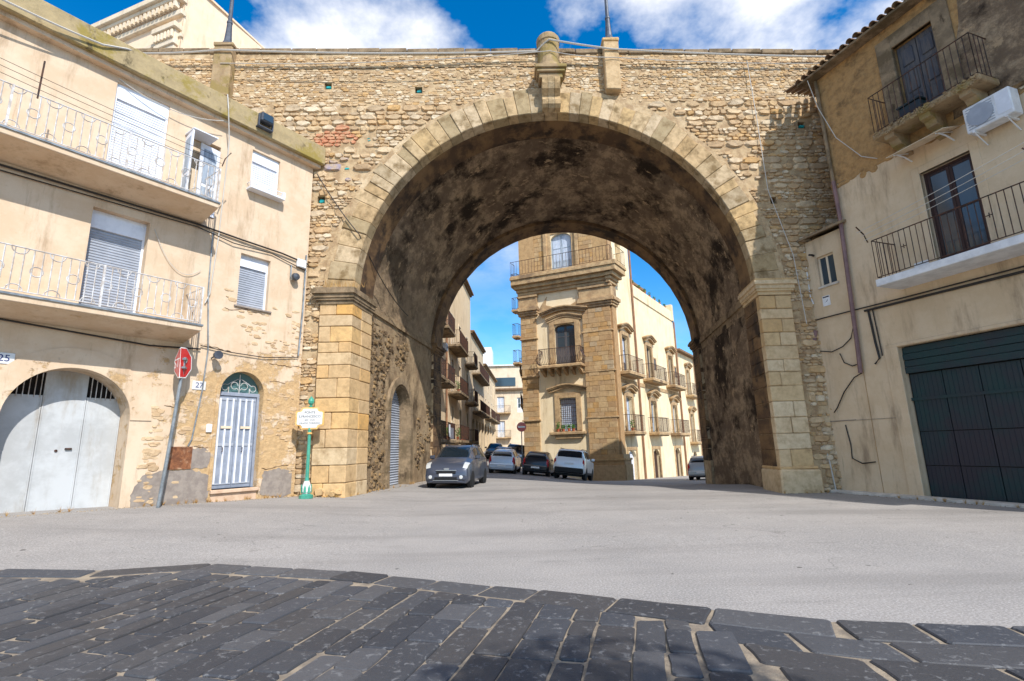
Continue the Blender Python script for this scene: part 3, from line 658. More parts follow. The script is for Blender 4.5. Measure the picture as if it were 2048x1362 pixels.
# piers: pilaster blocks laid course by course, side walls of the passage between them
LZ = [6.25, 5.85, 5.47, 4.95, 4.6, 4.2, 3.77, 3.15, 2.7, 2.17, 1.6, 1.08, .55, -.15]
RZ = [6.2, 5.75, 5.4, 4.95, 4.5, 4.05, 3.65, 3.2, 2.7, 2.2, 1.7, 1.2, .62]
def pier(side, zs, m_):
    xi = CXA+side*RI; xo = xi+side*1.08
    for y0, y1 in ((-.02, 1.45), (LEN-1.3, LEN-.05)):
        mbc = MB(); a, b = sorted((xi+side*.03, xo)); mbc.add([(x+SK*y, y, z) for x in (a, b) for y in (y0, y1) for z in (-2, 6.4)], [(0, 1, 3, 2), (4, 6, 7, 5), (0, 4, 5, 1), (2, 3, 7, 6), (0, 2, 6, 4), (1, 5, 7, 3)])
        mbc.obj('pier_core', 'mortar', bridge)
    for k, (zt, zb) in enumerate(zip(zs, zs[1:])):
        a, b = sorted((xi, xo)); cut = a+(b-a)*rnd.choice((.35, .62, .5)) if k % 3 != 1 else None
        for p, q in (((a, cut), (cut, b)) if cut else ((a, b),)):
            MB().cbox(p+.006, q-.006, -.075+rnd.uniform(-.02, .015), .66 if side < 0 else .25, zb+.006, zt-.006, .022, .007, SK).obj('pier_block', m_, bridge)
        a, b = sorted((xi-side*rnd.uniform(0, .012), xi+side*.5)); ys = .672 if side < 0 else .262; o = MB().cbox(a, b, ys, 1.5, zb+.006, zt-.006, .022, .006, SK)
        o.v = [(v[0]+SK*ys, v[1], v[2]) for v in o.v]; o.obj('pier_block', m_ if side < 0 else 'vault_ring', bridge)  # right pier's inner face darker: dirt, and its shade painted into the colour
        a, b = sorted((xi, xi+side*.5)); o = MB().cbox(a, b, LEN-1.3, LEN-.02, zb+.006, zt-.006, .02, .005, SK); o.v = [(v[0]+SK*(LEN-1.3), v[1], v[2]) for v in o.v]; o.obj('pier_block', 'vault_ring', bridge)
    # impost moulding that also runs along the passage wall
    mb = MB(); mf = MB()
    for (o_, za, zb) in ((.03, 6.22, 6.34), (.09, 6.34, 6.42), (.13, 6.42, 6.55), (.2, 6.55, 6.68), (.15, 6.68, 6.76)):
        a, b = sorted((xi-side*o_*.65, xo+side*o_)); mb.add([(x+SK*y, y, z) for x in (a, b) for y in (-.08-o_, 1.5+o_*.6) for z in (za, zb)], [(0, 1, 3, 2), (4, 6, 7, 5), (0, 4, 5, 1), (2, 3, 7, 6), (0, 2, 6, 4), (1, 5, 7, 3)])
        a, b = sorted((xi-side*o_, xi+side*.4)); mf.add([(x+SK*y, y, z) for x in (a, b) for y in (LEN-1.3-o_*.6, LEN+o_) for z in (za, zb)], [(0, 1, 3, 2), (4, 6, 7, 5), (0, 4, 5, 1), (2, 3, 7, 6), (0, 2, 6, 4), (1, 5, 7, 3)])
    mb.obj('impost_moulding', 'coping' if side < 0 else 'block_pale', bridge); mf.obj('impost_moulding', 'vault_ring', bridge)
    mb = MB()
    for (o_, za, zb) in ((.0, 6.1, 6.42), (.08, 6.42, 6.6), (.03, 6.6, 6.72)):
        a, b = sorted((xi+side*.15-side*o_, xi+side*.4)); mb.add([(x+SK*y, y, z) for x in (a, b) for y in (1.5, LEN-1.3) for z in (za, zb)], [(0, 1, 3, 2), (4, 6, 7, 5), (0, 4, 5, 1), (2, 3, 7, 6), (0, 2, 6, 4), (1, 5, 7, 3)])
    mb.obj('wall_band', 'tunnel', bridge)
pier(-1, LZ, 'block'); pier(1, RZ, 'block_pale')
# plinth of the right pier
MB().cbox(CXA+RI-.1, CXA+RI+1.2, -.22, 1.55, -.6, .6, .05, .02, SK).obj('pier_plinth', 'block_pale', bridge)
MB().cbox(CXA+RI-.06, CXA+RI+1.14, -.16, 1.52, .6, .68, .02, .01, SK).obj('plinth_moulding', 'block_pale', bridge)
# rough footing stones under the left pier
for k in range(9):
    x = -6.1+k*.14+rnd.uniform(-.03, .03); MB().lump(x, .15+rnd.uniform(-.1, .25), rnd.uniform(.18, .34), rnd.uniform(.14, .28), -.06, .12, 8).obj('footing_stone', 'block', bridge, recalc=False)
def passage(side, m_, door=None):
    """side wall of the passage as a finely cut, uneven sheet"""
    xw = CXA+side*(RI+.15); vs = []; fs = []; ny, nzv = 62, 52; ok = {}
    for j in range(ny+1):
        y = 1.48+(LEN-1.3-1.46)*j/ny
        for i in range(nzv+1):
            z = -2+8.3*i/nzv; d = .05*noise.noise(Vector((y*1.5, z*1.5, side*4)))+.03*noise.noise(Vector((y*5, z*5, side)))
            vs.append((xw+SK*y-side*d, y, z))
    for j in range(ny):
        for i in range(nzv):
            y = 1.48+(LEN-2.76)*(j+.5)/ny; z = -2+8.3*(i+.5)/nzv
            if door and door[0] < y < door[1] and (z < door[2] or (z-door[2])**2/door[3]**2+((y-(door[0]+door[1])/2)/((door[1]-door[0])/2))**2 < 1): continue
            k = j*(nzv+1)+i; fs.append((k, k+1, k+nzv+2, k+nzv+1))
    return MB().add(vs, fs).obj('passage_wall', m_, bridge, smooth=True, recalc=False)
DY0, DY1, DZ, DR = 3.7, 5.95, 3.0, 1.15
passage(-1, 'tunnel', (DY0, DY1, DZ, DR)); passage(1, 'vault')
# local frame along the left passage wall: u = distance into the passage
def lw(p): u, d, z = p; return (CXA-RI-.15+SK*u-d, u, z)      # d > 0 goes into the wall
# doorway in the left passage wall: stone surround, deep reveal, roller shutter
mb = MB(); arc = [(DY0, -.5)]+[(y, z) for y, z in arch_pts(DY0, DY1, DZ, DR)]+[(DY1, -.5)]
for (p, q) in zip(arc, arc[1:]): mb.quad(lw((p[0], -.03, p[1])), lw((q[0], -.03, q[1])), lw((q[0], .55, q[1])), lw((p[0], .55, p[1])))
mb.obj('doorway_reveal', 'coping', bridge)
n = 13; arc2 = arch_pts(DY0, DY1, DZ, DR, 10)
def big(p, s):
    cy_, cz_ = (DY0+DY1)/2, DZ; return (cy_+(p[0]-cy_)*(1+s/((DY1-DY0)/2)), cz_+(p[1]-cz_)*(1+s/DR))
def jamb(pts_in, pts_out):
    mb = MB(); vs = [lw((p[0], d, p[1])) for d in (-.1, .2) for p in pts_in+pts_out[::-1]]; n = len(vs)//2
    mb.add(vs, [tuple(range(n)), tuple(range(2*n-1, n-1, -1))]+[(i, (i+1) % n, n+(i+1) % n, n+i) for i in range(n)]); mb.obj('surround_stone', 'coping', bridge)
for k in range(0, 10, 2): jamb([big(arc2[k], .01), big(arc2[k+1], .01), big(arc2[k+2], .01)], [big(arc2[k], .3), big(arc2[k+1], .3), big(arc2[k+2], .3)])
for ya, yb in ((DY0-.3, DY0-.01), (DY1+.01, DY1+.3)):
    for z0, z1 in ((-.4, .7), (.71, 1.5), (1.51, 2.4), (2.41, DZ-.01)): jamb([(ya, z0), (yb, z0)], [(ya, z1), (yb, z1)])
sh = MB()
for k in range(46):
    z = -.4+k*.1; hw = 1 if z < DZ else max(0, 1-((z-DZ)/DR)**2)**.5; ya, yb = (DY0+DY1)/2-hw*(DY1-DY0)/2, (DY0+DY1)/2+hw*(DY1-DY0)/2
    if hw > .05: sh.add([lw((ya, .42, z)), lw((yb, .42, z)), lw((yb, .37, z+.05)), lw((ya, .37, z+.05)), lw((yb, .42, z+.1)), lw((ya, .42, z+.1))], [(0, 1, 2, 3), (3, 2, 4, 5)])
tag(sh.obj('roller_shutter', 'shutter'), 'grey roller shutter closing the arched doorway in the passage wall', 'shutter').location = (0, BY, 0)
# eroded stones showing through the plaster of the left passage wall
lst = []
for k in range(2600):
    u, z = rnd.uniform(1.6, 9.1), rnd.uniform(-.1, 6.0); w = rnd.uniform(.1, .3)
    dens = noise.noise(Vector((u*.55, z*.45, 7)))+.35*noise.noise(Vector((u*1.7, z*1.7, 2)))+.32*(1 if u < 3.6 else -.25)+(.15 if 1 < z < 3.6 else -.1)
    if dens < .12 or (DY0-.4 < u < DY1+.4 and z < DZ+DR+.35): continue
    if any(abs(u-a) < (w+c)*.36 and abs(z-b) < (w+c)*.27 for a, b, c in lst[-160:]): continue
    lst.append((u, z, w))
lst.sort(key=lambda t: -t[2]/(t[0]+16)); rest = MB()
for k, (u, z, w) in enumerate(lst):
    f = lambda v: lw((v[0], v[1], v[2]))
    if k < 120: MB().lump(u, z, w, w*rnd.uniform(.55, .85), .02, rnd.uniform(.05, .11), 8, f).obj('wall_stone', 'rubble_dark', bridge, recalc=False)
    else: rest.lump(u, z, w, w*rnd.uniform(.55, .85), .02, rnd.uniform(.05, .1), 7, f)
if rest.v: stuff(rest.obj('wall_stones', 'rubble_dark', bridge, recalc=False))
# corbel and column stub above the keystone
kx = 1.9
mb = MB().cbox(kx-.56, kx+.56, -.62, .06, 14.62, 14.76, .02).cbox(kx-.5, kx+.5, -.55, .06, 14.5, 14.62, .02).cbox(kx-.42, kx+.42, -.46, .06, 14.3, 14.5, .02)
cb_ = mb.obj('corbel_shelf', 'moss_stone', bridge)
for dx in (-.22, 0, .22):
    w = .1 if dx else .11
    prof = [(0, 14.3), (-.46, 14.3), (-.47, 14.05), (-.4, 13.88), (-.27, 13.78), (-.2, 13.7), (-.24, 13.6), (-.32, 13.5), (-.3, 13.34), (-.2, 13.24), (0, 13.2)]
    m2 = MB(); m2.prism(prof, -w, w); m2.v = [(kx+dx+v[1], v[0]-.05, v[2]) for v in m2.v]; m2.obj('corbel_scroll', 'vouss', cb_)
MB().lathe([(.5, 14.76), (.5, 14.84), (.43, 15.0), (.4, 15.3), (.4, 16.0), (.43, 16.02), (.43, 16.2), (.36, 16.3), (.2, 16.36)], 20, (kx, -.02, 0)).obj('column_stub', 'moss_stone', bridge, smooth=False)
# pilaster strips that carry the two street lamps
for x0, x1, zb in ((-10.2, -9.55, 13.9), (3.9, 4.45, 13.95)):
    MB().cbox(x0, x1, -.28, .1, zb, 15.95, .03, .01).cbox(x0-.03, x1+.03, -.31, .4, 15.95, 16.1, .03, .01).obj('lamp_plinth', 'moss_stone' if x0 < 0 else 'block', bridge)
for lx, gx in ((-9.88, 'above the cream house roof'), (4.18, 'beside the column stub over the arch')):
    t = thing('street_lamp', 'grey iron lamp post on the viaduct '+gx, 'lamp post', (lx, BY-.02, 16.1), 0, 'lamps on the viaduct')
    MB().lathe([(.2, 0), (.19, .1), (.13, .25), (.1, .7), (.085, 1.0), (.1, 1.02), (.1, 1.08), (.07, 1.12), (.06, 2.2), (.08, 2.22), (.08, 2.3), (.05, 2.34), (.045, 4.2)], 12).obj('post', 'lamp', t)
    MB().lathe([(.05, 4.2), (.2, 4.35), (.26, 4.8), (.3, 4.82), (.06, 5.1), (.02, 5.2)], 8).obj('lantern', 'glass', t)
# cables strung along the parapet
def cable(label, pts, r=.022, m_='cable_w'):
    return tag(MB().tube(pts, r, 5).obj('cable', m_), label, 'cable')
y_ = BY-.2
pts = sag((-13.3, y_, 15.75), (-9.9, y_-.14, 15.72), .06)+sag((-9.9, y_-.14, 15.72), (1.45, y_, 15.62), .12)[1:]+sag((1.45, y_, 15.62), (1.9, y_-.28, 15.86), -.03)[1:]+sag((1.9, y_-.28, 15.86), (4.2, y_-.14, 15.55), .02)[1:]+sag((4.2, y_-.14, 15.55), (13, y_, 15.2), .06)[1:]
cable('pale thick cable strung along the viaduct just under its coping', pts, .035)
cable('thin pale cable across the column stub over the arch', sag((-9.9, y_-.1, 15.2), (1.9, y_-.26, 15.4), .2)+sag((1.9, y_-.26, 15.4), (4.2, y_-.14, 15.2), .08)[1:]+sag((4.2, y_-.14, 15.2), (12.6, y_, 14.95), .1)[1:], .015)
cable('pale cable hanging down the right end of the viaduct wall', [(9.2, BY-.08, 15.2), (9.25, BY-.1, 13), (9.3, BY-.1, 10), (9.85, BY-.1, 7.6), (9.95, BY-.12, 5.2)], .014)
cable('dark cable drooping across the left flank of the arch ring', sag((-6.3, BY-.12, 10.9), (-4.75, BY-.16, 8.6), .1)+sag((-4.75, BY-.16, 8.6), (-3.9, BY+4.2, 6.9), .3)[1:], .018, 'cable')
# dry grass tufts on the left impost
mb = MB()
for k in range(90):
    x, y = -5.3+rnd.gauss(0, .35), -.18+rnd.uniform(-.08, .06); h = rnd.uniform(.1, .5); a = rnd.uniform(-.15, .15); b = rnd.uniform(-.12, .05)
    mb.add([(x-.004, y, 6.74), (x+.004, y, 6.74), (x+a, y+b, 6.74+h)], [(0, 1, 2)])
o = stuff(tag(mb.obj('dry_grass', 'dry', recalc=False), 'dry straw-coloured grass growing on the left impost of the arch', 'grass')); o.location = (0, BY, 0)

# ------------------------------------------------------------------ cream house on the left
hl = facade('cream_house', 'two-storey cream plastered house with white railed balconies and a mossy concrete parapet', 'house', -6.5, 16.2, 36)
ML = Matrix.Translation((-6.5, 16.2, 0)) @ Matrix.Rotation(R_(54), 4, 'Z')
def LW(u, y, z): return ML @ Vector((u, y, z))
HOL = [(-5.6, -4.38, 8.12, 10.96), (-3.9, -2.97, 8.12, 10.4), (-2.04, -1.13, 9.48, 10.82), (-5.7, -4.5, 4.66, 7.45), (-2.12, -1.2, 5.75, 7.36), (-2.36, -1.12, .56, 3.82, .62), (-6.7, -4.4, -.2, 3.5, 1.15, .72)]
mb = MB(); wall(mb, -12, .06, -.3, 11.25, HOL, .32)
mb.obj('wall', 'plaster_l', hl)
mb = MB(); dp = .76
mb.slab([(-12, dp), (-.56, dp), (-5.7, 8), (-12, 8)], -.3, 11.25); mb.obj('house_body', 'plaster_l', hl)
MB().quad((.06, 0, -.3), (.06, 0, 11.25), (-.06, .17, 11.25), (-.06, .17, -.3)).obj('end_return', 'plaster_l', hl)
MB().cbox(-12, .3, -.34, .3, 11.25, 11.92, .03).obj('parapet', 'parapet', hl)
MB().box(-12, .22, -.2, .3, 11.14, 11.25).obj('parapet_bed', 'plaster_l', hl)
# roller-shuttered openings
def shuttered(a, b, c, d, box, y=.12, sm='shutter', cream=False):
    f = MB().box(a, a+.05, y-.02, y+.08, c, d).box(b-.05, b, y-.02, y+.08, c, d).box(a+.05, b-.05, y-.03, y+.1, d-box, d).obj('window', 'shutter_w' if not cream else 'street_c', hl)
    roller(f, a+.05, b-.05, c, d-box, y+.03, sm); return f
shuttered(-5.6, -4.38, 8.12, 10.96, .42, .08, 'shutter_w')
shuttered(-5.7, -4.5, 4.66, 7.45, .45, .24)
w3 = shuttered(-2.04, -1.13, 9.48, 10.82, .36, .1, 'shutter_w')
w5 = shuttered(-2.12, -1.2, 5.75, 7.36, .36, .16)
MB().cbox(-2.2, -1.08, -.06, .3, 5.69, 5.745, .01).obj('sill', 'cement', w5)
sl_ = MB().cbox(-2.14, -1.03, -.28, .1, 9.4, 9.475, .01).obj('sill', 'shutter_w', w3)
mb = MB(); mb.tube([(-2.12, 0, 9.62), (-2.12, -.26, 9.62), (-1.05, -.26, 9.62), (-1.05, 0, 9.62)], .014, 5); mb.box(-2.14, -2.06, -.28, -.2, 9.475, 9.66).box(-1.11, -1.03, -.28, -.2, 9.475, 9.66); mb.tube([(-2.1, -.25, 9.55), (-1.05, -.25, 9.55)], .008, 4)
mb.obj('flower_rail', 'shutter_w', w3)
# glazed doorway with its white leaves folded out on the balcony
f = MB().box(-3.9, -2.97, .2, .24, 8.12, 10.4).obj('door', 'street_c', hl)
for u, a in ((-3.9, 95), (-2.99, 172)):
    lf = MB().box(0, .56, -.02, .02, 0, 2.1).obj('door_leaf', 'shutter_w', f); lf.location = (u, -.01, 8.14); lf.rotation_euler = (0, 0, R_(-a if u < -3.5 else -a))
    for z0, z1 in ((.15, .8), (.9, 1.95)):
        MB().box(.09, .47, -.03, .03, z0, z1).obj('panel', 'wood_pale', lf)
MB().box(-3.95, -3.3, -.55, -.02, 10.3, 10.33).obj('door_hood', 'shutter_w', f)
# balconies with ring-patterned railings
def ring_balcony(a, b, z, out):
    mb = MB().cbox(a, b, -out, .02, z-.16, z, .015).obj('balcony_slab', 'plaster_l', hl)
    MB().add([(a, -out+.1, z-.16), (b, -out+.1, z-.16), (b, 0, z-.34), (a, 0, z-.34), (a, 0, z-.16), (b, 0, z-.16)], [(0, 1, 2, 3), (0, 3, 4), (1, 2, 5)]).obj('balcony_soffit', 'plaster_l', mb)
    MB().box(a-.02, b+.02, -out-.03, -out, z-.03, z+.015).box(b, b+.03, -out, 0, z-.03, z+.015).obj('slab_edging', 'steel', mb)
    path = [(a+.03, -out+.05), (b-.04, -out+.05), (b-.04, 0)]; rl = MB()
    rl.tube([(x, y, z+1.0) for x, y in path], .016, 5); rl.tube([(x, y, z+.08) for x, y in path], .012, 5)
    ring_m = None; k = 0; u = b-.04
    def ringobj(x, y, zc, r, turn, nm='ring', half=0):
        t0, t1 = (0, 2*math.pi) if not half else ((math.pi, 2*math.pi) if half > 0 else (0, math.pi)); n = 18
        p = [((x+r*math.cos(t0+(t1-t0)*i/n), y, zc+r*math.sin(t0+(t1-t0)*i/n)) if not turn else (x, y+r*math.cos(t0+(t1-t0)*i/n), zc+r*math.sin(t0+(t1-t0)*i/n))) for i in range(n+(1 if half else 0))]
        MB().tube(p, .012, 4, closed=not half).obj(nm, 'rail_w', mb)
    while u > a:
        y = -out+.05; i = k % 4
        if k % 14 == 0: rl.box(u-.02, u+.02, y-.02, y+.02, z, z+1.02)
        else: rl.tube([(u, y, z+.08), (u, y, z+1.0)], .012, 4)
        if u-.15 > a:
            if i == 1: ringobj(u-.075-.0, y, z+.54, .105, 0)
            if i == 3: ringobj(u-.075, y, z+.99, .13, 0, 'half_ring', 1); ringobj(u-.075, y, z+.085, .13, 0, 'half_ring', -1)
        u -= .15; k += 1
    for q in range(1, int(out/.13)): rl.tube([(b-.04, -out+.05+q*.13, z+.08), (b-.04, -out+.05+q*.13, z+1.0)], .0085, 4)
    ringobj(b-.04, -out*.5, z+.54, .1, 1)
    rl.obj('railing', 'rail_w', mb)
    return mb
ring_balcony(-12, -3.3, 8.18, 1.0)
ring_balcony(-12, -3.42, 4.74, 1.0)
# arched garage door of three sheet-metal leaves with barred vents
gd = MB(); arc = arch_pts(-6.7, -4.4, 2.35, 1.15, 30)
def clip_leaf(a, b, zt=None):
    pts_ = [(a, .02), (b, .02)]; top = [p for p in arc if a < p[0] < b]
    def az(u): t = max(-1, min(1, (u+5.55)/1.15)); return 2.35+1.15*math.sqrt(1-t*t)
    tp = [(b, az(b))]+top[::-1]+[(a, az(a))]
    if zt: tp = [(b, min(zt, az(b)))]+[(p[0], min(zt, p[1])) for p in top[::-1]]+[(a, min(zt, az(a)))]
    return pts_+tp
gar = MB().prism(clip_leaf(-6.69, -4.41), .69, .71).obj('garage_door', 'void', hl)
for a, b, zt in ((-6.69, -5.93, 2.9), (-5.92, -5.13, None), (-5.12, -4.41, 2.9)):
    lf = MB().prism(clip_leaf(a, b, zt), .62, .67).obj('door_leaf', 'garage_l', gar)
    MB().box(a, a+.03, .605, .62, .05, 2.9).box(b-.03, b, .605, .62, .05, 2.9).obj('stile', 'garage_l', lf)
for s0 in (-6.48, -5.06):
    mb = MB()
    for k in range(6):
        s = s0+k*.1; t = (s+5.55)/1.15
        if abs(t) < .97: mb.tube([(s, .6, 2.85), (s, .6, 2.35+1.15*math.sqrt(1-t*t))], .011, 5)
    mb.obj('vent_bars', 'rail_w', gar)
MB().cbox(-5.4, -5.27, .57, .62, 1.68, 1.72, .01).obj('handle', 'iron', gar)
MB().lathe([(.03, 0), (.03, .02)], 10, (-5.55, .6, 1.66), 'y').obj('lock', 'iron', gar)
# plaster band round the arch
mb = MB(); a1 = arch_pts(-6.7, -4.4, 2.35, 1.15, 30); a2 = arch_pts(-7.15, -3.95, 2.35, 1.6, 30)
for (p, q, r, s) in zip(a1, a1[1:], a2, a2[1:]):
    mb.add([(p[0], -.025, p[1]), (q[0], -.025, q[1]), (s[0], -.025, s[1]), (r[0], -.025, r[1]), (r[0], .0, r[1]), (s[0], .0, s[1])], [(0, 1, 2, 3), (2, 3, 4, 5)])
mb.obj('arch_band', 'plaster_l', hl)
# front door: grey enamel leaves, fanlight with scrolled iron
fd = MB().box(-2.36, -1.12, .26, .3, .56, 3.15).obj('front_door', 'door_grey', hl)
MB().prism(arch_pts(-2.36, -1.12, 3.2, .62, 20), .27, .29).obj('fanlight', 'glass_green', fd)
MB().box(-2.36, -1.12, .2, .27, 3.13, 3.23).box(-2.36, -2.29, .2, .26, .56, 3.13).box(-1.19, -1.12, .2, .26, .56, 3.13).obj('door_frame', 'door_grey', fd)
for a, b in ((-2.28, -1.745), (-1.735, -1.2)):
    lf = MB().box(a, b, .235, .26, .58, 3.12).obj('leaf', 'door_grey', fd)
    w = (b-a)
    for k in range(3): MB().box(a+.04+k*w/3, a+.04+k*w/3+.045, .205, .235, .7, 3.05).obj('bar', 'shutter_w', lf)
    MB().box(a+.02, b-.02, .215, .232, 1.72, 1.8).box(a+.02, b-.02, .215, .232, .68, .72).box(a+.02, b-.02, .215, .232, 3.0, 3.06).obj('rail', 'shutter', lf)
    MB().box(a+.12, a+.42, .19, .21, 2.2, 2.27).obj('letter_slot', 'street_c', lf)
    MB().tube([(a+.2, .2, 1.68), (a+.2, .16, 1.68), (a+.2, .16, 1.56), (a+.2, .2, 1.56)], .012, 5).obj('handle', 'iron', lf)
mb = MB(); mb.tube([(-1.74, .2, 3.2), (-1.74, .2, 3.75)], .012, 5)
for s in (-1, 1):
    mb.tube([(-1.74+s*.03, .2, 3.3)]+[(-1.74+s*(.14+.1*math.cos(t)), .2, 3.42+.1*math.sin(t)) for t in [k*.5-2.4 for k in range(12)]], .01, 5)
    mb.tube([(-1.74+s*.04, .2, 3.62), (-1.74+s*.25, .2, 3.5)]+[(-1.74+s*(.4+.09*math.cos(t)), .2, 3.36+.09*math.sin(t)) for t in [2.2-k*.55 for k in range(11)]], .01, 5)
    mb.tube([(-1.74+s*.3, .2, 3.2), (-1.74+s*.3, .2, 3.36)], .012, 5)
mb.obj('iron_scrollwork', 'rail_w', fd)
MB().cbox(-2.4, -1.08, -.1, .3, .46, .56, .015).cbox(-2.36, -1.12, -.02, .3, .0, .46, .01).obj('door_step', 'pinkstone', fd)
mb = MB(); a1 = [(-2.36, .56)]+arch_pts(-2.36, -1.12, 3.2, .62, 20)+[(-1.12, .56)]; a2 = [(-2.46, .56)]+arch_pts(-2.46, -1.02, 3.2, .72, 20)+[(-1.02, .56)]
for (p, q, r, s) in zip(a1, a1[1:], a2, a2[1:]): mb.add([(p[0], -.02, p[1]), (q[0], -.02, q[1]), (s[0], -.02, s[1]), (r[0], -.02, r[1]), (r[0], 0, r[1]), (s[0], 0, s[1])], [(0, 1, 2, 3), (2, 3, 4, 5)])
mb.obj('door_surround', 'plaster_l', fd)
# grey cement repairs at the foot of the wall
for pts_ in ([(-4.15, .05), (-3.3, .05), (-2.5, .1), (-2.42, .55), (-2.46, .95), (-2.9, 1.12), (-3.5, 1.14), (-4.0, 1.02), (-4.2, .6)], [(-1.02, .35), (-.3, .2), (-.05, .3), (-.06, .95), (-.5, 1.05), (-.95, .98)], [(-2.95, 1.15), (-2.5, 1.15), (-2.45, 1.5), (-2.6, 1.66), (-2.92, 1.66)]):
    rough = []
    for p, q in zip(pts_, pts_[1:]+pts_[:1]):
        n = max(2, int(math.hypot(q[0]-p[0], q[1]-p[1])/.06))
        rough += [(p[0]+(q[0]-p[0])*k/n+rnd.uniform(-.022, .022), p[1]+(q[1]-p[1])*k/n+rnd.uniform(-.022, .022)) for k in range(n)]
    MB().prism(rough, -.012, .0).obj('cement_repair', 'cement', hl)
ht = MB().box(-3.47, -2.96, -.02, 0, 1.17, 1.68).obj('meter_hatch', 'rust', hl)
MB().box(-3.5, -2.93, -.03, -.001, 1.14, 1.17).box(-3.5, -2.93, -.03, -.001, 1.68, 1.71).box(-3.5, -3.47, -.03, -.001, 1.17, 1.68).box(-2.96, -2.93, -.03, -.001, 1.17, 1.68).obj('hatch_frame', 'rust', ht)
MB().cbox(-2.64, -2.5, -.05, 0, 2.08, 2.3, .01).obj('intercom', 'white', hl)
for u, z, s in ((-2.92, 3.32, '27'), (-6.78, 3.57, '25')):
    tl = MB().cbox(u-.17, u+.17, -.02, 0, z-.12, z+.12, .008).obj('number_tile', 'ceram_white', hl); text(tl, s, .2, u, -.023, z, 'blue_num')
# stone showing where the plaster has fallen off, and the curled edges of the coat round it
mb = MB(); mc = MB()
for (u0, u1, z0, z1, n, thr) in ((-4.05, -3.72, .35, 2.7, 60, -1), (-1.0, .0, .4, 5.6, 150, -.1), (-2.5, 0, 4.4, 6.9, 120, .02), (-7.6, -6.85, 1.5, 3.3, 40, -1), (-3.3, -2.5, .3, 2.9, 45, .05)):
    for k in range(n):
        u, z = rnd.uniform(u0, u1), rnd.uniform(z0, z1)
        if noise.noise(Vector((u*.9, z*.9, 3))) < thr: continue
        if any(h[0]-.12 < u < h[1]+.12 and h[2]-.1 < z < h[3]+.12 for h in HOL): continue
        w = rnd.uniform(.08, .3); mb.lump(u, z, w, w*rnd.uniform(.3, .6), .004, rnd.uniform(.008, .03), 9)
stuff(mb.obj('exposed_stone', 'flaked', hl, recalc=False))
for (u, z, L) in ((-1.0, 4.15, 1.5), (-2.9, 4.42, .9), (-3.7, 2.75, .3), (-1.02, 1.08, .9), (-2.45, 5.6, 1.2), (-.95, 3.6, .5), (-2.9, 1.72, .4)):
    p = [(u, -.006, z)]
    for k in range(int(L/.07)): p.append((p[-1][0]+.07, -.006, p[-1][2]+rnd.uniform(-.035, .03)))
    MB().tube(p, [rnd.uniform(.004, .014) for _ in p], 4).obj('plaster_crack', 'crackdark', hl)
# lamps, junction boxes and cables fixed to the house
t = thing('floodlight', 'square grey floodlight clamped to the mossy parapet of the cream house', 'floodlight', LW(-1.95, -.38, 11.7), R_(54))
MB().cbox(-.19, .19, -.22, .02, -.14, .16, .03).obj('housing', 'lamp', t); MB().box(-.15, .15, -.235, -.22, -.1, .12).obj('glass', 'glass', t)
MB().box(-.24, -.2, -.12, -.06, -.28, .1).box(.2, .24, -.12, -.06, -.28, .1).box(-.24, .24, -.12, .06, -.3, -.27).obj('bracket', 'lamp', t)
t = thing('wall_lamp', 'round grey wall lamp on a bent pipe beside the small lower window', 'lamp', LW(-.55, -.02, 7.0), R_(54))
MB().tube([(0, 0, .4), (0, -.06, .4), (0, -.06, 0), (.03, -.08, -.08), (.08, -.14, -.05), (.1, -.2, .05)], .02, 6).obj('pipe', 'steel', t); MB().lathe([(.02, 0), (.11, .03), (.13, .12), (.1, .16)], 12, (.12, -.24, .02), 'y').obj('shade', 'lamp', t)
t = tag(MB().cbox(-.16, .16, -.12, 0, -.14, .14, .02).obj('junction_box', 'white'), 'white plastic junction box at the top corner of the house wall', 'junction box'); t.location = LW(-.2, 0, 7.55); t.rotation_euler = (0, 0, R_(54))
t = thing('wall_spotlight', 'small grey spotlight above the grey front door', 'lamp', LW(-2.68, -.02, 4.1), R_(54))
MB().lathe([(.05, 0), (.1, -.1), (.12, -.22)], 10, (.05, -.08, .06), 'y').obj('shade', 'lamp', t); MB().tube([(0, 0, 0), (.02, -.1, .02)], .02, 5).obj('arm', 'lamp', t)
def hcable(label, pts, r=.014, m_='cable'):
    return cable(label, [LW(*p) for p in pts], r, m_)
hcable('bundle of dark cables running under the upper balcony', [(-12, -.05, 7.72), (-7.4, -.05, 7.74), (-3.4, -.05, 7.8), (-2.2, -.06, 7.74), (-.9, -.07, 7.7), (.05, -.06, 7.6)], .028)
hcable('second dark cable below the upper balcony cables', [(-12, -.04, 7.6), (-7.4, -.04, 7.62), (-3.4, -.05, 7.72), (-2.4, -.08, 7.55), (-1.2, -.05, 7.6), (0, -.06, 7.35)], .016)
hcable('dark cable running under the lower balcony', [(-12, -.06, 4.42), (-7, -.06, 4.38), (-4.2, -.07, 4.22), (-3.0, -.06, 4.3)], .022)
hcable('dark cable across the wall above the front door', [(-3.0, -.05, 4.4), (-2.2, -.06, 4.32), (-1.2, -.06, 4.3), (-.1, -.05, 4.45)], .014)
hcable('dark vertical conduit down the wall beside the house number tile', [(-2.98, -.05, 7.7), (-2.95, -.05, 6.0), (-2.8, -.05, 4.3), (-2.84, -.04, 3.2), (-2.98, -.04, 1.9), (-3.05, -.03, 1.72)], .02, 'steel')
hcable('pale downpipe on the right edge of the house wall', [(-.03, -.05, 7.9), (-.04, -.05, 6), (-.1, -.05, 4.5)], .03, 'steel')
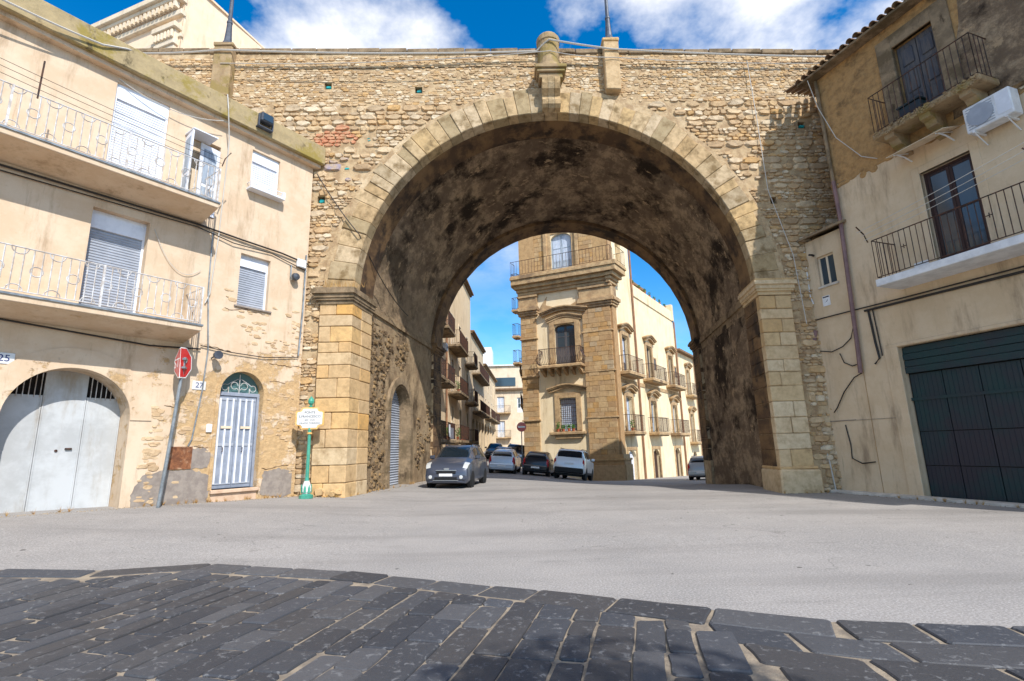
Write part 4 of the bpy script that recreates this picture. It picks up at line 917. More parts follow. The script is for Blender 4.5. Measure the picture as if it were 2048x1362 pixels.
hcable('white cable looping down from the parapet to the balcony', [(-3.1, -.37, 11.95), (-3.05, -.4, 11.5), (-2.85, -.2, 10.6), (-2.8, -.06, 9.4), (-2.82, -.05, 7.6), (-2.9, -.05, 5.9), (-3.0, -.05, 5.6)], .018, 'cable_w')
hcable('white cable slung along the wall below the parapet', sag((-5.6, -.03, 11.05), (-3.1, -.3, 11.1), .3), .012, 'cable_w')
hcable('pale cable sweeping over the parapet of the cream house', sag((-9.5, -.6, 11.3), (-6.1, -.4, 11.5), .1)+[(-5.6, -.36, 11.75), (-5.2, -.2, 11.95)], .025, 'cable_w')
hcable('thin loose wire drooping beside the lower shutter', sag((-4.4, -.05, 7.3), (-3.2, -.05, 6.5), .55), .008, 'cable_w')
for k, (dz, dy) in enumerate(((1.28, -.95), (1.42, -.98), (1.56, -1.0))):
    hcable('washing line stretched along the upper balcony, strand %s' % ('lowest', 'middle', 'top')[k], sag((-9.5, dy, 8.18+dz), (-3.34, dy, 8.18+dz-.25), .05), .006, 'cable')
t = thing('washing_line_bracket', 'dark iron arm holding the washing lines on the upper balcony', 'bracket', LW(-7.15, -.95, 9.1), R_(54)); MB().tube([(0, 0, 0), (0, -.05, .9)], .018, 5).obj('arm', 'iron', t)
# hardware on the bracket end
t = thing('washing_line_bracket', 'bent iron arm holding the washing lines by the folded-out white door', 'bracket', LW(-3.3, -.95, 9.3), R_(54)); MB().tube([(0, 0, 0), (.06, 0, .25), (.2, 0, .5)], .016, 5).obj('arm', 'iron', t)

# ------------------------------------------------------------------ bent stop sign on its pole
sx_, sy_ = -8.34, 12.89
sg = thing('stop_sign', 'bent red stop sign on a leaning grey pole in front of the cream house', 'road sign', (sx_, sy_, ground(sx_, sy_)), R_(20))
MB().tube([(0, 0, -.1), (.1, 0, 1.4), (.22, .02, 3.66)], .042, 10).obj('pole', 'steel', sg)
def octo(r): return [(r*math.cos(R_(22.5+45*k)), r*math.sin(R_(22.5+45*k))) for k in range(8)]
fold = -.08
def half(r, right, y):
    pts_ = octo(r); out_ = []
    for i in range(8):
        p, q = pts_[i], pts_[(i+1) % 8]
        if (p[0] > fold) == right: out_.append(p)
        if (p[0] > fold) != (q[0] > fold): t = (fold-p[0])/(q[0]-p[0]); out_.append((fold, p[1]+(q[1]-p[1])*t))
    return [(x-fold, z) for x, z in out_]
for right, ang in ((True, 70), (False, -56)):
    pl = MB().prism(half(.42, right, 0), -.004, .004).obj('sign_plate', 'sign_white', sg); pl.location = (.17, -.15, 3.5); pl.rotation_euler = (0, R_(-6), R_(ang))
    MB().prism([(x*.93, z*.93) for x, z in half(.42, right, 0)], -.008, -.0045).obj('red_face', 'sign_red' if right else 'sign_fade', pl)
    if right: text(pl, 'P', .34, .19, -.0095, 0, 'sign_white')
    else: text(pl, 'ST', .34, -.17, -.0095, 0, 'sign_white', sx=.8)
for z in (3.36, 3.58): MB().box(.14, .28, -.1, .075, z, z+.05).obj('clamp', 'steel', sg)

# ------------------------------------------------------------------ glazed ceramic street sign
gx, gy = -5.9, 15.75; gz = ground(gx, gy)
cs_ = thing('ceramic_sign', 'white ceramic plaque on a green glazed pole in front of the orange pier blocks', 'sign', (gx, gy, gz), R_(4))
MB().lathe([(.2, 0), (.2, .09), (.17, .1), (.13, .13)], 16).obj('base_ring', 'ceram_green', cs_)
MB().lathe([(.11, .13), (.145, .2), (.14, .3), (.1, .42), (.07, .5)], 16).obj('painted_foot', 'ceram_white', cs_)
for k in range(8):
    a = k*math.pi/4; o = MB().prism([(-.035, .16), (.035, .16), (.03, .3), (0, .4), (-.03, .3)], -.152, -.142).obj('leaf_motif', 'ceram_green', cs_); o.rotation_euler = (0, 0, a)
MB().lathe([(.065, .5), (.055, .6), (.047, 1.95), (.06, 1.97), (.06, 2.02), (.05, 2.04)], 14).obj('pole', 'ceram_green', cs_)
MB().lathe([(.08, 1.86), (.08, 1.91)], 14).obj('ochre_collar', 'ceram_ochre', cs_)
def plaque(w, h, n=8):
    p = []
    for sx2, sz in ((1, 1), (-1, 1), (-1, -1), (1, -1)):
        q = [(w*.5, h*.28), (w*.5-.02, h*.33)]+[(w*.42-.14*w*math.sin(t), h*.33+h*.17*(1-math.cos(t))) for t in [k*math.pi/2/n for k in range(1, n+1)]]
        q = [(sx2*x, sz*z) for x, z in q]; p += q if sx2*sz > 0 else q[::-1]
    return p
MB().prism([(x, 2.33+z) for x, z in plaque(.84, .66)], -.05, -.02).obj('ochre_rim', 'ceram_ochre', cs_)
pq = MB().prism([(x, 2.33+z) for x, z in plaque(.74, .57)], -.062, -.05).obj('plaque', 'ceram_white', cs_)
MB().box(-.04, .04, -.02, .05, 1.98, 2.7).obj('plaque_back', 'ceram_green', cs_)
for s, size, z in (('PONTE', .1, 2.5), ('S.FRANCESCO', .1, 2.38), ('SEC. XVII', .075, 2.27), ('ORAZIO TORRIANI', .07, 2.18)): text(pq, s, size, 0, -.0635, z, 'ink')
MB().lathe([(.04, 2.66), (.07, 2.68), (.03, 2.72), (.05, 2.74), (.085, 2.79), (.095, 2.85), (.075, 2.92), (.03, 2.97), (.01, 3.0)], 12).obj('finial', 'ceram_green', cs_)

# ------------------------------------------------------------------ tall peach building behind the cream house
UX, UY = -20.4, 28.6
ub = facade('peach_building', 'tall peach plastered building with a corner pilaster rising behind the cream house', 'building', UX, UY, 111)
ZT = 32.4
mb = MB(); wall(mb, -16, 0, 12, ZT, [(-5.2, -3.6, 22.0, 26.0)], .3); mb.obj('wall', 'peach', ub)
MB().box(-5.2, -3.6, .2, .25, 22.0, 26.0).obj('window', 'glass', ub); surround(ub, -5.2, -3.6, 22.0, 26.0, .35, out=.1, m_='street_c'); MB().cbox(-5.9, -2.9, -.4, .05, 26.6, 27.0, .03).obj('window_hood', 'street_c', ub)
MB().slab([(-16, .31), (-.05, .31), (-.05, 14), (-16, 14)], 12, ZT).obj('building_body', 'peach', ub)
for z0, z1, o in ((28.0, 28.3, .1), (29.6, 30.0, .25), (30.6, 30.9, .5), (30.9, 31.3, .7)): MB().cbox(-16, .1, -o, .1, z0, z1, .03).obj('cornice', 'street_c', ub)
mb = MB()
for k in range(40): mb.box(-16+k*.4, -15.8+k*.4, -.5, -.2, 30.1, 30.5)
mb.obj('dentils', 'street_c', ub)
MB().cbox(-1.9, -.25, -.25, .05, 12, 27.4, .03).obj('pilaster', 'street_c', ub)
mb = MB().cbox(-2.0, -.15, -.35, .05, 27.4, 27.7, .03).cbox(-2.15, 0, -.5, .05, 28.5, 28.9, .03).cbox(-1.95, -.2, -.3, .05, 27.7, 28.5, .02)
for k in range(6): mb.cbox(-1.95+k*.3, -1.75+k*.3, -.45, -.3, 27.85, 28.4, .03)
mb.obj('capital', 'street_c', ub)
mb = MB(); wall(mb, .02, 14, 12, ZT, [], .3); mb.box(-.1, 14.2, -.15, .2, ZT, ZT+.15)
o = mb.obj('side_wall', 'peach', ub); o.rotation_euler = (0, 0, R_(91.6))

# ------------------------------------------------------------------ house on the right
hr = facade('beige_house', 'tall beige house with rough brown upper wall and a wide dark green garage door', 'house', 10.35, 16.4, 161.4)
MRt = Matrix.Translation((10.35, 16.4, 0)) @ Matrix.Rotation(R_(90-161.4), 4, 'Z')
def RW(u, y, z): return MRt @ Vector((u, y, z))
U0 = 1.38
mb = MB(); wall(mb, U0, 11, -.6, 9.5, [(2.46, 8.4, -.6, 3.98), (3.86, 5.06, 5.76, 8.58)], .35); mb.obj('wall', 'plaster_r', hr)
mb = MB(); wall(mb, U0, 11, 9.5, 13.35, [(3.84, 4.9, 9.98, 12.6)], .3, -.02); mb.obj('upper_wall', 'brown_wall', hr)
MB().slab([(U0+.01, .36), (11, .36), (11, 5), (U0+.01, 5)], -.6, 13.3).obj('house_body', 'brown_wall', hr)
MB().quad((U0, -.02, -.6), (U0, 5, -.6), (U0, 5, 13.3), (U0, -.02, 13.3)).obj('gable_wall', 'brown_wall', hr)
# ragged lower edge of the brown render
mb = MB()
for k in range(60):
    u = U0+.05+k*.16; mb.lump(u, 9.5+rnd.uniform(-.12, .06), rnd.uniform(.2, .45), rnd.uniform(.12, .3), .0, .022, 8)
stuff(mb.obj('render_edge', 'brown_wall', hr, recalc=False))
MB().prism([(4.9, 9.55), (6.2, 9.6), (8, 9.7), (8, 13.2), (5.6, 13.2), (5.45, 12.0), (5.2, 11.2), (5.0, 10.4)], -.03, -.02).obj('damp_patch', 'vault', hr)
# eaves: rows of clay tiles
mb = MB().box(U0-.35, 11, -.42, 5, 13.35, 13.42); ev = mb.obj('eaves_board', 'coping', hr)
def tile_mesh():
    vs = []; n = 7
    for (y, r) in ((0, .1), (.55, .085)):
        for rr in (r, r-.016): vs += [(rr*math.cos(math.pi*k/(n-1)), y, rr*math.sin(math.pi*k/(n-1))) for k in range(n)]
    fs = []
    for k in range(n-1): fs += [(k, k+1, 2*n+k+1, 2*n+k), (n+k, n+k+1, 3*n+k+1, 3*n+k), (k, k+1, n+k+1, n+k), (2*n+k, 2*n+k+1, 3*n+k+1, 3*n+k)]
    return MB().add(vs, fs)
proto = tile_mesh().obj('roof_tile', 'tile', ev); proto.location = (U0-.25, -.5, 13.43)
nt_ = 0
for r in range(2):
    u = U0-.25
    while u < 10.8:
        if not (r == 0 and nt_ == 0):
            o = proto.copy(); col.objects.link(o); o.parent = ev; o.location = (u+rnd.uniform(-.012, .012), -.5+r*.42+rnd.uniform(-.03, .03), 13.43+r*.16+rnd.uniform(-.01, .01)); o.rotation_euler = (R_(14+rnd.uniform(-2, 2)), 0, R_(rnd.uniform(-3, 3)))
        nt_ += 1; u += .235
for k in range(20):
    o = proto.copy(); col.objects.link(o); o.parent = ev; o.location = (U0-.38, -.3+k*.27, 13.47+.03*k); o.rotation_euler = (R_(8), 0, R_(90+rnd.uniform(-3, 3)))
MB().add([(U0-.3, -.35, 13.42), (11, -.35, 13.42), (11, 5, 14.9), (U0-.3, 5, 14.9)], [(0, 1, 2, 3)]).obj('roof_slope', 'tile', hr)
# upper door in its stone frame, and the old balcony
surround(hr, 3.84, 4.9, 9.98, 12.6, .42, -.02, .06, 'coping')
ud = MB().box(3.84, 4.9, .16, .2, 9.98, 12.6).obj('upper_door', 'wood_old', hr)
for a, b in ((3.87, 4.36), (4.38, 4.87)):
    lf = MB().box(a, b, .12, .158, 10.0, 12.57).obj('leaf', 'wood_old', ud)
    for z0, z1 in ((10.2, 10.9), (11.05, 11.75), (11.9, 12.42)): MB().cbox(a+.09, b-.09, .095, .12, z0, z1, .02).obj('panel', 'wood_old', lf)
sb_ = MB().cbox(3.3, 5.95, -.75, .02, 9.8, 9.97, .03, .012).obj('upper_balcony', 'moss_stone', hr)
for u in (3.7, 4.62, 5.55):
    m2 = MB(); m2.prism([(0, 9.8), (-.68, 9.8), (-.66, 9.66), (-.5, 9.62), (-.42, 9.48), (-.25, 9.42), (-.2, 9.28), (0, 9.2)], -.13, .13); m2.v = [(u+v[1], v[0], v[2]) for v in m2.v]; m2.obj('bracket', 'moss_stone', sb_)
railing([(3.36, 0), (3.36, -.7), (5.89, -.7), (5.89, 0)], 9.97, 11.15, .14, .011).obj('railing', 'iron', sb_)
t = tag(MB().cbox(0, .55, -.3, 0, 0, .42, .03).cbox(-.03, .58, -.33, .03, .42, .47, .01).obj('balcony_tub', 'turq'), 'dark green tub standing on the old upper balcony', 'tub'); t.data.materials[0] = MT['garage_r']; t.location = RW(3.95, -.22, 9.97); t.rotation_euler = (0, 0, R_(-71.4))
mb = MB()
for k in range(160):
    u = rnd.uniform(3.35, 5.9); mb.lump(u, 9.9+rnd.uniform(-.12, .08), rnd.uniform(.03, .09), rnd.uniform(.03, .08), -.74, .04, 6)
stuff(mb.obj('lichen_growth', 'moss_stone', sb_, recalc=False))
# lower balcony
lb = MB().cbox(2.85, 9, -1.0, .02, 5.55, 5.75, .015).obj('lower_balcony', 'white', hr)
railing([(2.9, 0), (2.9, -.95), (9, -.95)], 5.75, 6.88, .145, .011).obj('railing', 'iron', lb)
for u in (3.7, 5.6): MB().tube([(u-.07, -.95, 6.42), (u+.07, -.95, 6.42)], .012, 4).tube([(u, -.95, 6.36), (u, -.95, 6.48)], .012, 4).obj('railing_boss', 'iron', lb)
surround(hr, 3.86, 5.06, 5.76, 8.58, .2, 0, .02, 'plaster_r')
bd = french(hr, 3.86, 5.06, 5.76, 8.58, .2, 'wood_br', 'glass', .12)
for a, b in ((4.0, 4.36), (4.56, 4.92)): MB().box(a, b, .21, .215, 6.2, 8.4).obj('curtain', 'curtain', bd)
tag(MB().box(0, .5, -.02, 0, 0, .4).obj('leaning_board', 'white'), 'white board leaning on the wall of the lower balcony', 'board').location = RW(3.3, -.03, 5.76)
bpy.data.objects['leaning_board'].rotation_euler = (R_(-6), 0, R_(-71.4))
for k in range(3):
    cable('washing line in front of the brown balcony door, strand %s' % ('top', 'middle', 'lowest')[k], [RW(*p) for p in sag((2.75, -1.25+k*.12, 7.15-k*.1), (6.6, -1.25+k*.12, 7.6-k*.12), .03)], .008)
for u, z in ((2.8, 6.88), (6.6, 6.95)):
    t = thing('washing_line_bracket', 'curved dark iron arm on the %s of the lower balcony railing' % ('left corner' if u < 3 else 'middle'), 'bracket', RW(u, -.95, z), R_(-71.4))
    MB().tube([(0, 0, 0), (-.04, -.05, .25), (-.05, -.3, .45)] if u < 3 else [(.1, 0, -.1), (.08, -.1, .35), (-.05, -.3, .55)], .02, 5).obj('arm', 'iron', t)
# air conditioner and polycarbonate canopy
ac = thing('air_conditioner', 'white outdoor air conditioner unit bolted to the beige house wall', 'air conditioner', RW(5.3, -.08, 8.78), R_(-71.4))
MB().cbox(0, .95, -.36, 0, 0, .68, .02).obj('casing', 'white', ac)
MB().lathe([(.27, 0), (.27, .02), (.25, .02)], 24, (.33, -.385, .35), 'y').obj('fan_ring', 'shutter', ac)
mb = MB()
for k in range(9): mb.box(.06, .6, -.372, -.362, .07+k*.065, .085+k*.065)
mb.obj('fan_grille', 'shutter', ac); MB().box(.66, .92, -.368, -.36, .1, .62).obj('side_panel', 'shutter_w', ac)
for u in (.15, .8): MB().box(u-.02, u+.02, -.4, .08, -.05, 0).tube([(u, -.38, -.03), (u, .07, -.3)], .015, 5).obj('wall_bracket', 'white', ac)
cn = thing('door_canopy', 'translucent cream canopy on two arms above the brown balcony door', 'canopy', RW(3.6, 0, 9.22), R_(-71.4))
MB().add([(-.05, 0, .1), (1.4, 0, .1), (1.4, -.75, -.12), (-.05, -.75, -.12), (-.05, 0, .112), (1.4, 0, .112), (1.4, -.75, -.108), (-.05, -.75, -.108)], [(0, 1, 2, 3), (4, 5, 6, 7), (0, 1, 5, 4), (2, 3, 7, 6), (0, 3, 7, 4), (1, 2, 6, 5)]).obj('sheet', 'street_c', cn)
for u in (.15, 1.2): MB().tube([(u, 0, -.2), (u, -.3, -.12), (u, -.6, -.1)], .022, 6).tube([(u, 0, .05), (u, -.72, -.14)], .014, 5).obj('arm', 'white', cn)
# garage door: panels of ribbed dark sheet
gb = MB().box(2.46, 8.4, .26, .3, -.6, 3.98).obj('garage_door', 'void', hr)
cols_ = [2.5, 3.32, 4.15, 5.0, 5.85, 6.7, 7.5, 8.36]; rows_ = [-.2, .72, 1.62, 2.5, 3.2]
for a, b in zip(cols_, cols_[1:]):
    for c, d in zip(rows_, rows_[1:]):
        mb = MB().box(a+.012, b-.012, .21, .25, c+.012, d-.012); k = a+.1
        while k < b-.05: mb.box(k, k+.012, .2, .21, c+.03, d-.03); k += .11
        mb.obj('door_panel', 'garage_r', gb)
for k in range(4): MB().box(2.48, 8.38, .12+.02*(k % 2), .25, 3.22+k*.185, 3.39+k*.185).obj('top_slat', 'garage_r', gb)
MB().box(2.46, 8.4, .17, .25, 2.46, 2.54).obj('cross_rail', 'garage_r', gb)
MB().cbox(2.08, 2.46, -.025, .1, -.3, 4.06, .01).obj('garage_jamb', 'plaster_r', hr)
MB().cbox(2.08, 8.5, -.03, .02, 3.99, 4.08, .01).obj('garage_lintel', 'plaster_r', hr)
# annexe squeezed between the house and the viaduct
mb = MB(); wall(mb, -.12, U0-.001, -.6, 8.05, [(.42, 1.02, 6.38, 7.4)], .22, .0); mb.obj('annexe_wall', 'plaster_r', hr)
MB().slab([(-.1, .23), (U0-.02, .23), (U0-.02, 1.2), (-.1, 1.2)], -.6, 8.04).obj('annexe_body', 'plaster_r', hr)
MB().add([(-.35, -.25, 8.1), (U0+.25, -.25, 8.1), (U0+.25, 1.2, 8.5), (-.35, 1.2, 8.5), (-.35, -.25, 8.18), (U0+.25, -.25, 8.18), (U0+.25, 1.2, 8.58), (-.35, 1.2, 8.58)], [(0, 1, 2, 3), (4, 5, 6, 7), (0, 1, 5, 4), (1, 2, 6, 5), (2, 3, 7, 6), (3, 0, 4, 7)]).obj('annexe_roof', 'coping', hr)
aw = MB().box(.42, .47, .08, .16, 6.39, 7.4).box(.97, 1.02, .08, .16, 6.39, 7.4).box(.47, .97, .08, .16, 7.35, 7.4).box(.47, .97, .08, .16, 6.39, 6.44).box(.69, .75, .08, .16, 6.44, 7.35).obj('window', 'street_c', hr); MB().box(.47, .69, .11, .13, 6.44, 7.35).obj('pane', 'glass', aw); MB().box(.75, .97, .11, .13, 6.44, 7.35).obj('pane', 'glass', aw)
MB().cbox(.36, 1.08, -.06, .2, 6.32, 6.38, .01).obj('sill', 'kerb', hr)
# pipes, conduits, cables, notice
def pipe(nm, pts, r, m_): return MB().tube(pts, r, 8).obj(nm, m_, hr)
pipe('drainpipe', [(1.46, -.1, 13.3), (1.48, -.1, 11.5), (1.5, -.1, 9.6)], .055, 'coping'); pipe('drainpipe', [(1.5, -.1, 9.6), (1.52, -.1, 8.3), (1.46, -.12, 6), (1.4, -.12, 4.1), (1.36, -.12, 3.4)], .06, 'pipe_mauve')
pipe('bent_pipe', [(.06, -.08, 5.0), (-.02, -.1, 4.7), (-.1, -.14, 4.5), (-.1, -.16, 3.6)], .07, 'pipe_mauve')
pipe('conduit', [(.02, -.04, 5.35), (1.4, -.05, 5.33), (3, -.05, 5.3), (6, -.05, 5.27), (9, -.05, 5.24)], .02, 'cable'); pipe('conduit', [(1.75, -.05, 5.22), (6, -.05, 5.15), (9, -.05, 5.12)], .035, 'cable')
pipe('conduit', [(1.85, -.04, 5.25), (1.9, -.04, 4.2), (1.95, -.05, 3.75), (1.8, -.06, 3.6)], .03, 'cable'); pipe('conduit', [(1.98, -.04, 5.25), (2.02, -.04, 4.2), (2.04, -.05, 3.8)], .018, 'cable')
pipe('pale_conduit', [(.05, -.04, 8.0), (.02, -.04, 6.2), (.1, -.04, 5.9)], .02, 'white')
for lab, p in (('dark cable looping over the beige wall beside the mauve drainpipe', [(1.36, -.06, 4.9), (1.2, -.06, 4.5), (.9, -.06, 4.3), (.5, -.06, 4.2), (.1, -.06, 4.3)]), ('dark cable curling down below the mauve drainpipe', [(1.36, -.06, 3.4), (1.1, -.06, 3.3), (.7, -.06, 2.9), (.4, -.06, 2.45), (.25, -.05, 2.3)]),
               ('short dark cable hooked on the beige wall', [(.75, -.05, 4.1), (.85, -.05, 3.8), (1.1, -.05, 3.65), (1.38, -.05, 3.7)]), ('dark cable running down to the foot of the annexe', [(.55, -.03, 1.9), (.62, -.03, 1.3), (.6, -.03, .9), (.9, -.03, .75), (1.3, -.03, .8)])):
    cable(lab, [RW(*q) for q in p], .018, 'cable')
cable('white cable along the foot of the viaduct next to the beige house', [RW(*q) for q in [(-.25, -.3, 1.9), (-.1, -.28, 1.5), (0, -.26, .9), (.05, -.25, .2), (.08, -.25, -.15)]], .022, 'cable_w')
cable('pale wire hanging from the tiled eaves across the brown wall', [RW(*q) for q in [(1.42, -.4, 13.3), (1.55, -.3, 12.2), (1.9, -.2, 10.9), (2.5, -.1, 9.9), (2.9, -.05, 9.6)]], .013, 'cable_w')
nb = MB().box(.42, .68, -.012, 0, 5.72, 6.05).obj('alarm_notice', 'white', hr); MB().box(.44, .66, -.015, -.012, 5.99, 6.03).obj('notice_strip', 'ink', nb); MB().prism([(.5, 5.84), (.56, 5.87), (.61, 5.93), (.58, 5.86)], -.015, -.012).obj('notice_emblem', 'ink', nb)
t = thing('security_camera', 'small dark security camera above the annexe window', 'camera', RW(.36, -.02, 7.5), R_(-71.4)); MB().tube([(0, 0, 0), (0, -.1, .02), (.05, -.26, -.02)], .035, 8).obj('body', 'cable', t)
MB().box(-.1, .9, -.03, 0, 2.03, 2.045).box(-.1, 2.1, -.02, 0, 2.02, 2.03).obj('wall_joint', 'cement', hr)
# pale kerb along the foot of the house
mb = MB(); n = 30; vs = []
for k in range(n+1):
    u = -.6+k*.35
    for y, dz in ((-.42, -.1), (-.42, .05), (-.36, .07), (0, .07)):
        p = RW(u, y, 0); vs.append((p.x, p.y, ground(p.x, p.y)+dz))
mb.add(vs, [(k*4+i, k*4+i+1, (k+1)*4+i+1, (k+1)*4+i) for k in range(n) for i in range(3)]); struct(mb.obj('kerb', 'kerb'))

# ------------------------------------------------------------------ corner palace seen through the arch
SC = 1.25; PX, PY = 6.78*SC, 31.0*SC; ZO = 1.45*(1-SC)
pal = facade('corner_palace', 'baroque corner palace with stone pilasters, yellow plaster and iron balconies seen through the arch', 'building', PX, PY, 115)
pal.scale = (SC, SC, SC); pal.location.z = ZO
ROT = R_(90-34)-R_(90-115)
class Side:                       # parts of the long side front are built in its own frame, then turned onto the palace
    def __init__(s, root, rot): s.root = root; s.rot = rot; s.keep = set(root.children)
    def done(s):
        for o in list(s.root.children):
            if o not in s.keep: o.matrix_local = Matrix.Rotation(s.rot, 4, 'Z') @ o.matrix_local
def mloc(o): return o
GB = -1.6
HF = [(-3.78, -2.39, 6.58, 9.3, .3), (-3.63, -2.54, 2.44, 4.48, .15), (-3.8, -2.33, 12.86, 15.6, .5), ]
mb = MB(); wall(mb, -6.1, 0, GB, 19, HF, .35); mb.obj('front_wall', 'pal_plaster', pal)
a115 = R_(0)
# body behind both fronts (a wedge shaped plan)
ca, sa = math.cos(ROT), math.sin(ROT)
def s2f(u, y): return (u*ca-y*sa, u*sa+y*ca)     # side frame -> front frame
MB().slab([(-6.1, .36), (-.35, .36), s2f(3.9, .4), s2f(3.9, 6), (-6.1, 9)], GB, 19).obj('tower_body', 'pal_plaster', pal)
MB().slab([s2f(3.9, .4), s2f(13.9, .4), s2f(13.9, 6), s2f(3.9, 6)], GB, 11.75).obj('wing_body', 'pal_plaster', pal)
def blocks(u0, u1, z0, z1, out, y=0.0, seed=0):
    z = z0; k = 0
    while z < z1-.05:
        h = min(rnd.uniform(.26, .36), z1-z); u = u0; first = True
        while u < u1-.01:
            L = rnd.uniform(.35, .75) if not (first and k % 2) else rnd.uniform(.2, .4); v = min(u1, u+L)
            if u1-v < .15: v = u1
            MB().cbox(u+.004, v-.004, y-out+rnd.uniform(-.012, .008), y+.02, z+.004, z+h-.004, .012).obj('facing_block', 'pal_stone', pal); u = v; first = False
        z += h; k += 1
blocks(-1.82, .0, .95, 10.1, .16); blocks(-6.12, -5.0, GB, 10.1, .1)
MB().box(-6.12, -5.0, -.09, .0, 10.1, 19).box(-1.82, -.02, -.12, 0, 12.85, 19).obj('upper_facing', 'pal_stone', pal)
blocks(-5.0, -4.2, 12.9, 15.8, .06); blocks(-1.8, -.9, 12.9, 15.8, .14)
def mould(u0, u1, levels, m_='pal_trim', name='moulding', y=0.0):
    mb = MB()
    for o, z0, z1 in levels: mb.cbox(u0-o*.5, u1+o*.5, y-o, y+.05, z0, z1, .012)
    return mb.obj(name, m_, pal)
for u0, u1 in ((-1.86, .04), (-6.12, -4.98)):
    mould(u0, u1, [(.22, 10.1, 10.25), (.3, 10.25, 10.4), (.4, 10.4, 10.62), (.3, 10.62, 10.72), (.2, 10.72, 11.35), (.3, 11.35, 11.5)], name='pilaster_capital')
    for z in (3.17, 6.0, 8.53): mould(u0+.03, u1-.03, [(.19, z-.05, z+.05)], name='pilaster_band')
mould(-1.95, .1, [(.42, GB, .35), (.36, .35, .6), (.42, .6, .72), (.3, .72, .95)], 'pal_stone', 'pilaster_pedestal'); mould(-6.15, -4.95, [(.2, GB, -.2)], 'pal_stone', 'pilaster_pedestal')
mould(-6.15, .05, [(.2, 11.55, 11.75), (.3, 11.75, 11.95), (.5, 11.95, 12.2), (.72, 12.2, 12.55), (.8, 12.55, 12.72), (.75, 12.72, 12.84)], name='main_cornice')
MB().prism([(-4.9, 10.3), (-4.5, 10.9), (-4.2, 11.3), (-4.3, 10.7), (-3.3, 10.35), (-2.9, 10.35), (-2.0, 10.8), (-2.1, 11.3), (-1.9, 10.9), (-1.9, 10.3), (-2.6, 10.15), (-3.6, 10.15)], -.03, 0).obj('stucco_swag', 'pal_trim', pal)
railing([(-6.5, 0), (-6.5, -.72), (.35, -.72), (.35, 0)], 12.84, 13.85, .22, .012).obj('cornice_railing', 'iron', pal)
surround(pal, -3.8, -2.33, 12.86, 15.6, .25); french(pal, -3.8, -2.33, 12.86, 15.6, .2, 'wood_pale', 'curtain', .3)
for u in (-4.15, -1.95): MB().cbox(u-.12, u+.12, -.2, 0, 12.86, 16, .02).obj('door_pilaster', 'pal_trim', pal)
surround(pal, -3.78, -2.39, 6.58, 9.3, .34, out=.12); eyebrow(pal, -3.08, 2.3, 9.55, .3, .25); eyebrow(pal, -3.08, 3.0, 10.0, .3, .42)
french(pal, -3.78, -2.39, 6.58, 9.28, .22, 'wood_old', 'glass', .45)
bs_ = MB().cbox(-4.75, -1.82, -.85, .02, 6.34, 6.54, .04).obj('belly_balcony', 'pal_trim', pal)
for k in range(6): u = -4.5+k*.49; m2 = MB(); m2.prism([(0, 6.34), (-.8, 6.34), (-.74, 6.2), (-.4, 6.1), (0, 5.9)], -.09, .09); m2.v = [(u+v[1], v[0], v[2]) for v in m2.v]; m2.obj('bracket', 'pal_trim', bs_)
railing([(-4.68, 0), (-4.68, -.75), (-1.9, -.75), (-1.9, 0)], 6.54, 7.6, .11, .014, belly=.2).obj('railing', 'iron', bs_)
surround(pal, -3.63, -2.54, 2.44, 4.48, .32, out=.1); eyebrow(pal, -3.08, 2.4, 4.95, .28, .32); MB().cbox(-4.3, -1.95, -.32, .02, 2.2, 2.38, .03).cbox(-3.95, -2.25, -.2, .02, 1.95, 2.2, .03).obj('window_sill', 'pal_trim', pal)
MB().box(-3.63, -2.54, .2, .24, 2.44, 4.46).obj('window', 'curtain', pal)
mb = MB()
for k in range(8): u = -3.55+k*.135; mb.tube([(u, -.02, 2.44), (u, -.02, 4.4)], .014, 4)
for k in range(8): mb.tube([(-3.63, -.02, 2.55+k*.26), (-2.54, -.02, 2.55+k*.26)], .014, 4)
mb.obj('window_grille', 'iron', pal)
pm = Matrix.Translation((PX, PY, ZO)) @ Matrix.Rotation(R_(90-115), 4, 'Z') @ Matrix.Scale(SC, 4); ps = Matrix.Translation((PX, PY, ZO)) @ Matrix.Rotation(R_(90-34), 4, 'Z') @ Matrix.Scale(SC, 4)
for k, u in enumerate((-3.75, -3.4, -3.05, -2.75)): plant('potted_plant', 'green potted plant on the grilled window sill of the corner palace', pm @ Vector((u, -.17, 2.38)), .16, .55 if k == 0 else .3, 70, 'plants on the palace window sill')
# ---- long side front
S_ = Side(pal, ROT)
cols2 = [(2.0, .59, 3.39, .8, 2.8), (6.75, 5.13, 8.45, 5.5, 7.95), (12.0, 10.4, 13.6, 10.5, 13.5)]
hs_ = []
for uc, *_ in cols2: hs_ += [(uc-.55, uc+.55, 5.98, 8.5, .15), (uc-.55, uc+.55, 2.3, 4.5, .15), (uc-.7, uc+.7, GB, 1.15, .5)]
mb = MB(); wall(mb, 0, 3.95, GB, 19, [h for h in hs_ if h[0] < 3.5]+[(1.5, 2.5, 13.2, 15.4, .5)], .35); wall(mb, 3.95, 13.9, GB, 11.75, [h for h in hs_ if h[0] > 3.5], .35); mb.obj('side_wall', 'pal_plaster', pal)
MB().box(-.02, .62, -.13, 0, .95, 10.1).box(-.02, .62, -.1, 0, 12.85, 19).obj('corner_facing', 'pal_stone', pal)
mould(-.05, .66, [(.42, GB, .35), (.36, .35, .6), (.42, .6, .72), (.3, .72, .95)], 'pal_stone', 'pilaster_pedestal')
mould(-.02, .64, [(.22, 10.1, 10.25), (.3, 10.25, 10.4), (.4, 10.4, 10.62), (.3, 10.62, 10.72), (.16, 10.72, 11.4)], name='pilaster_capital')
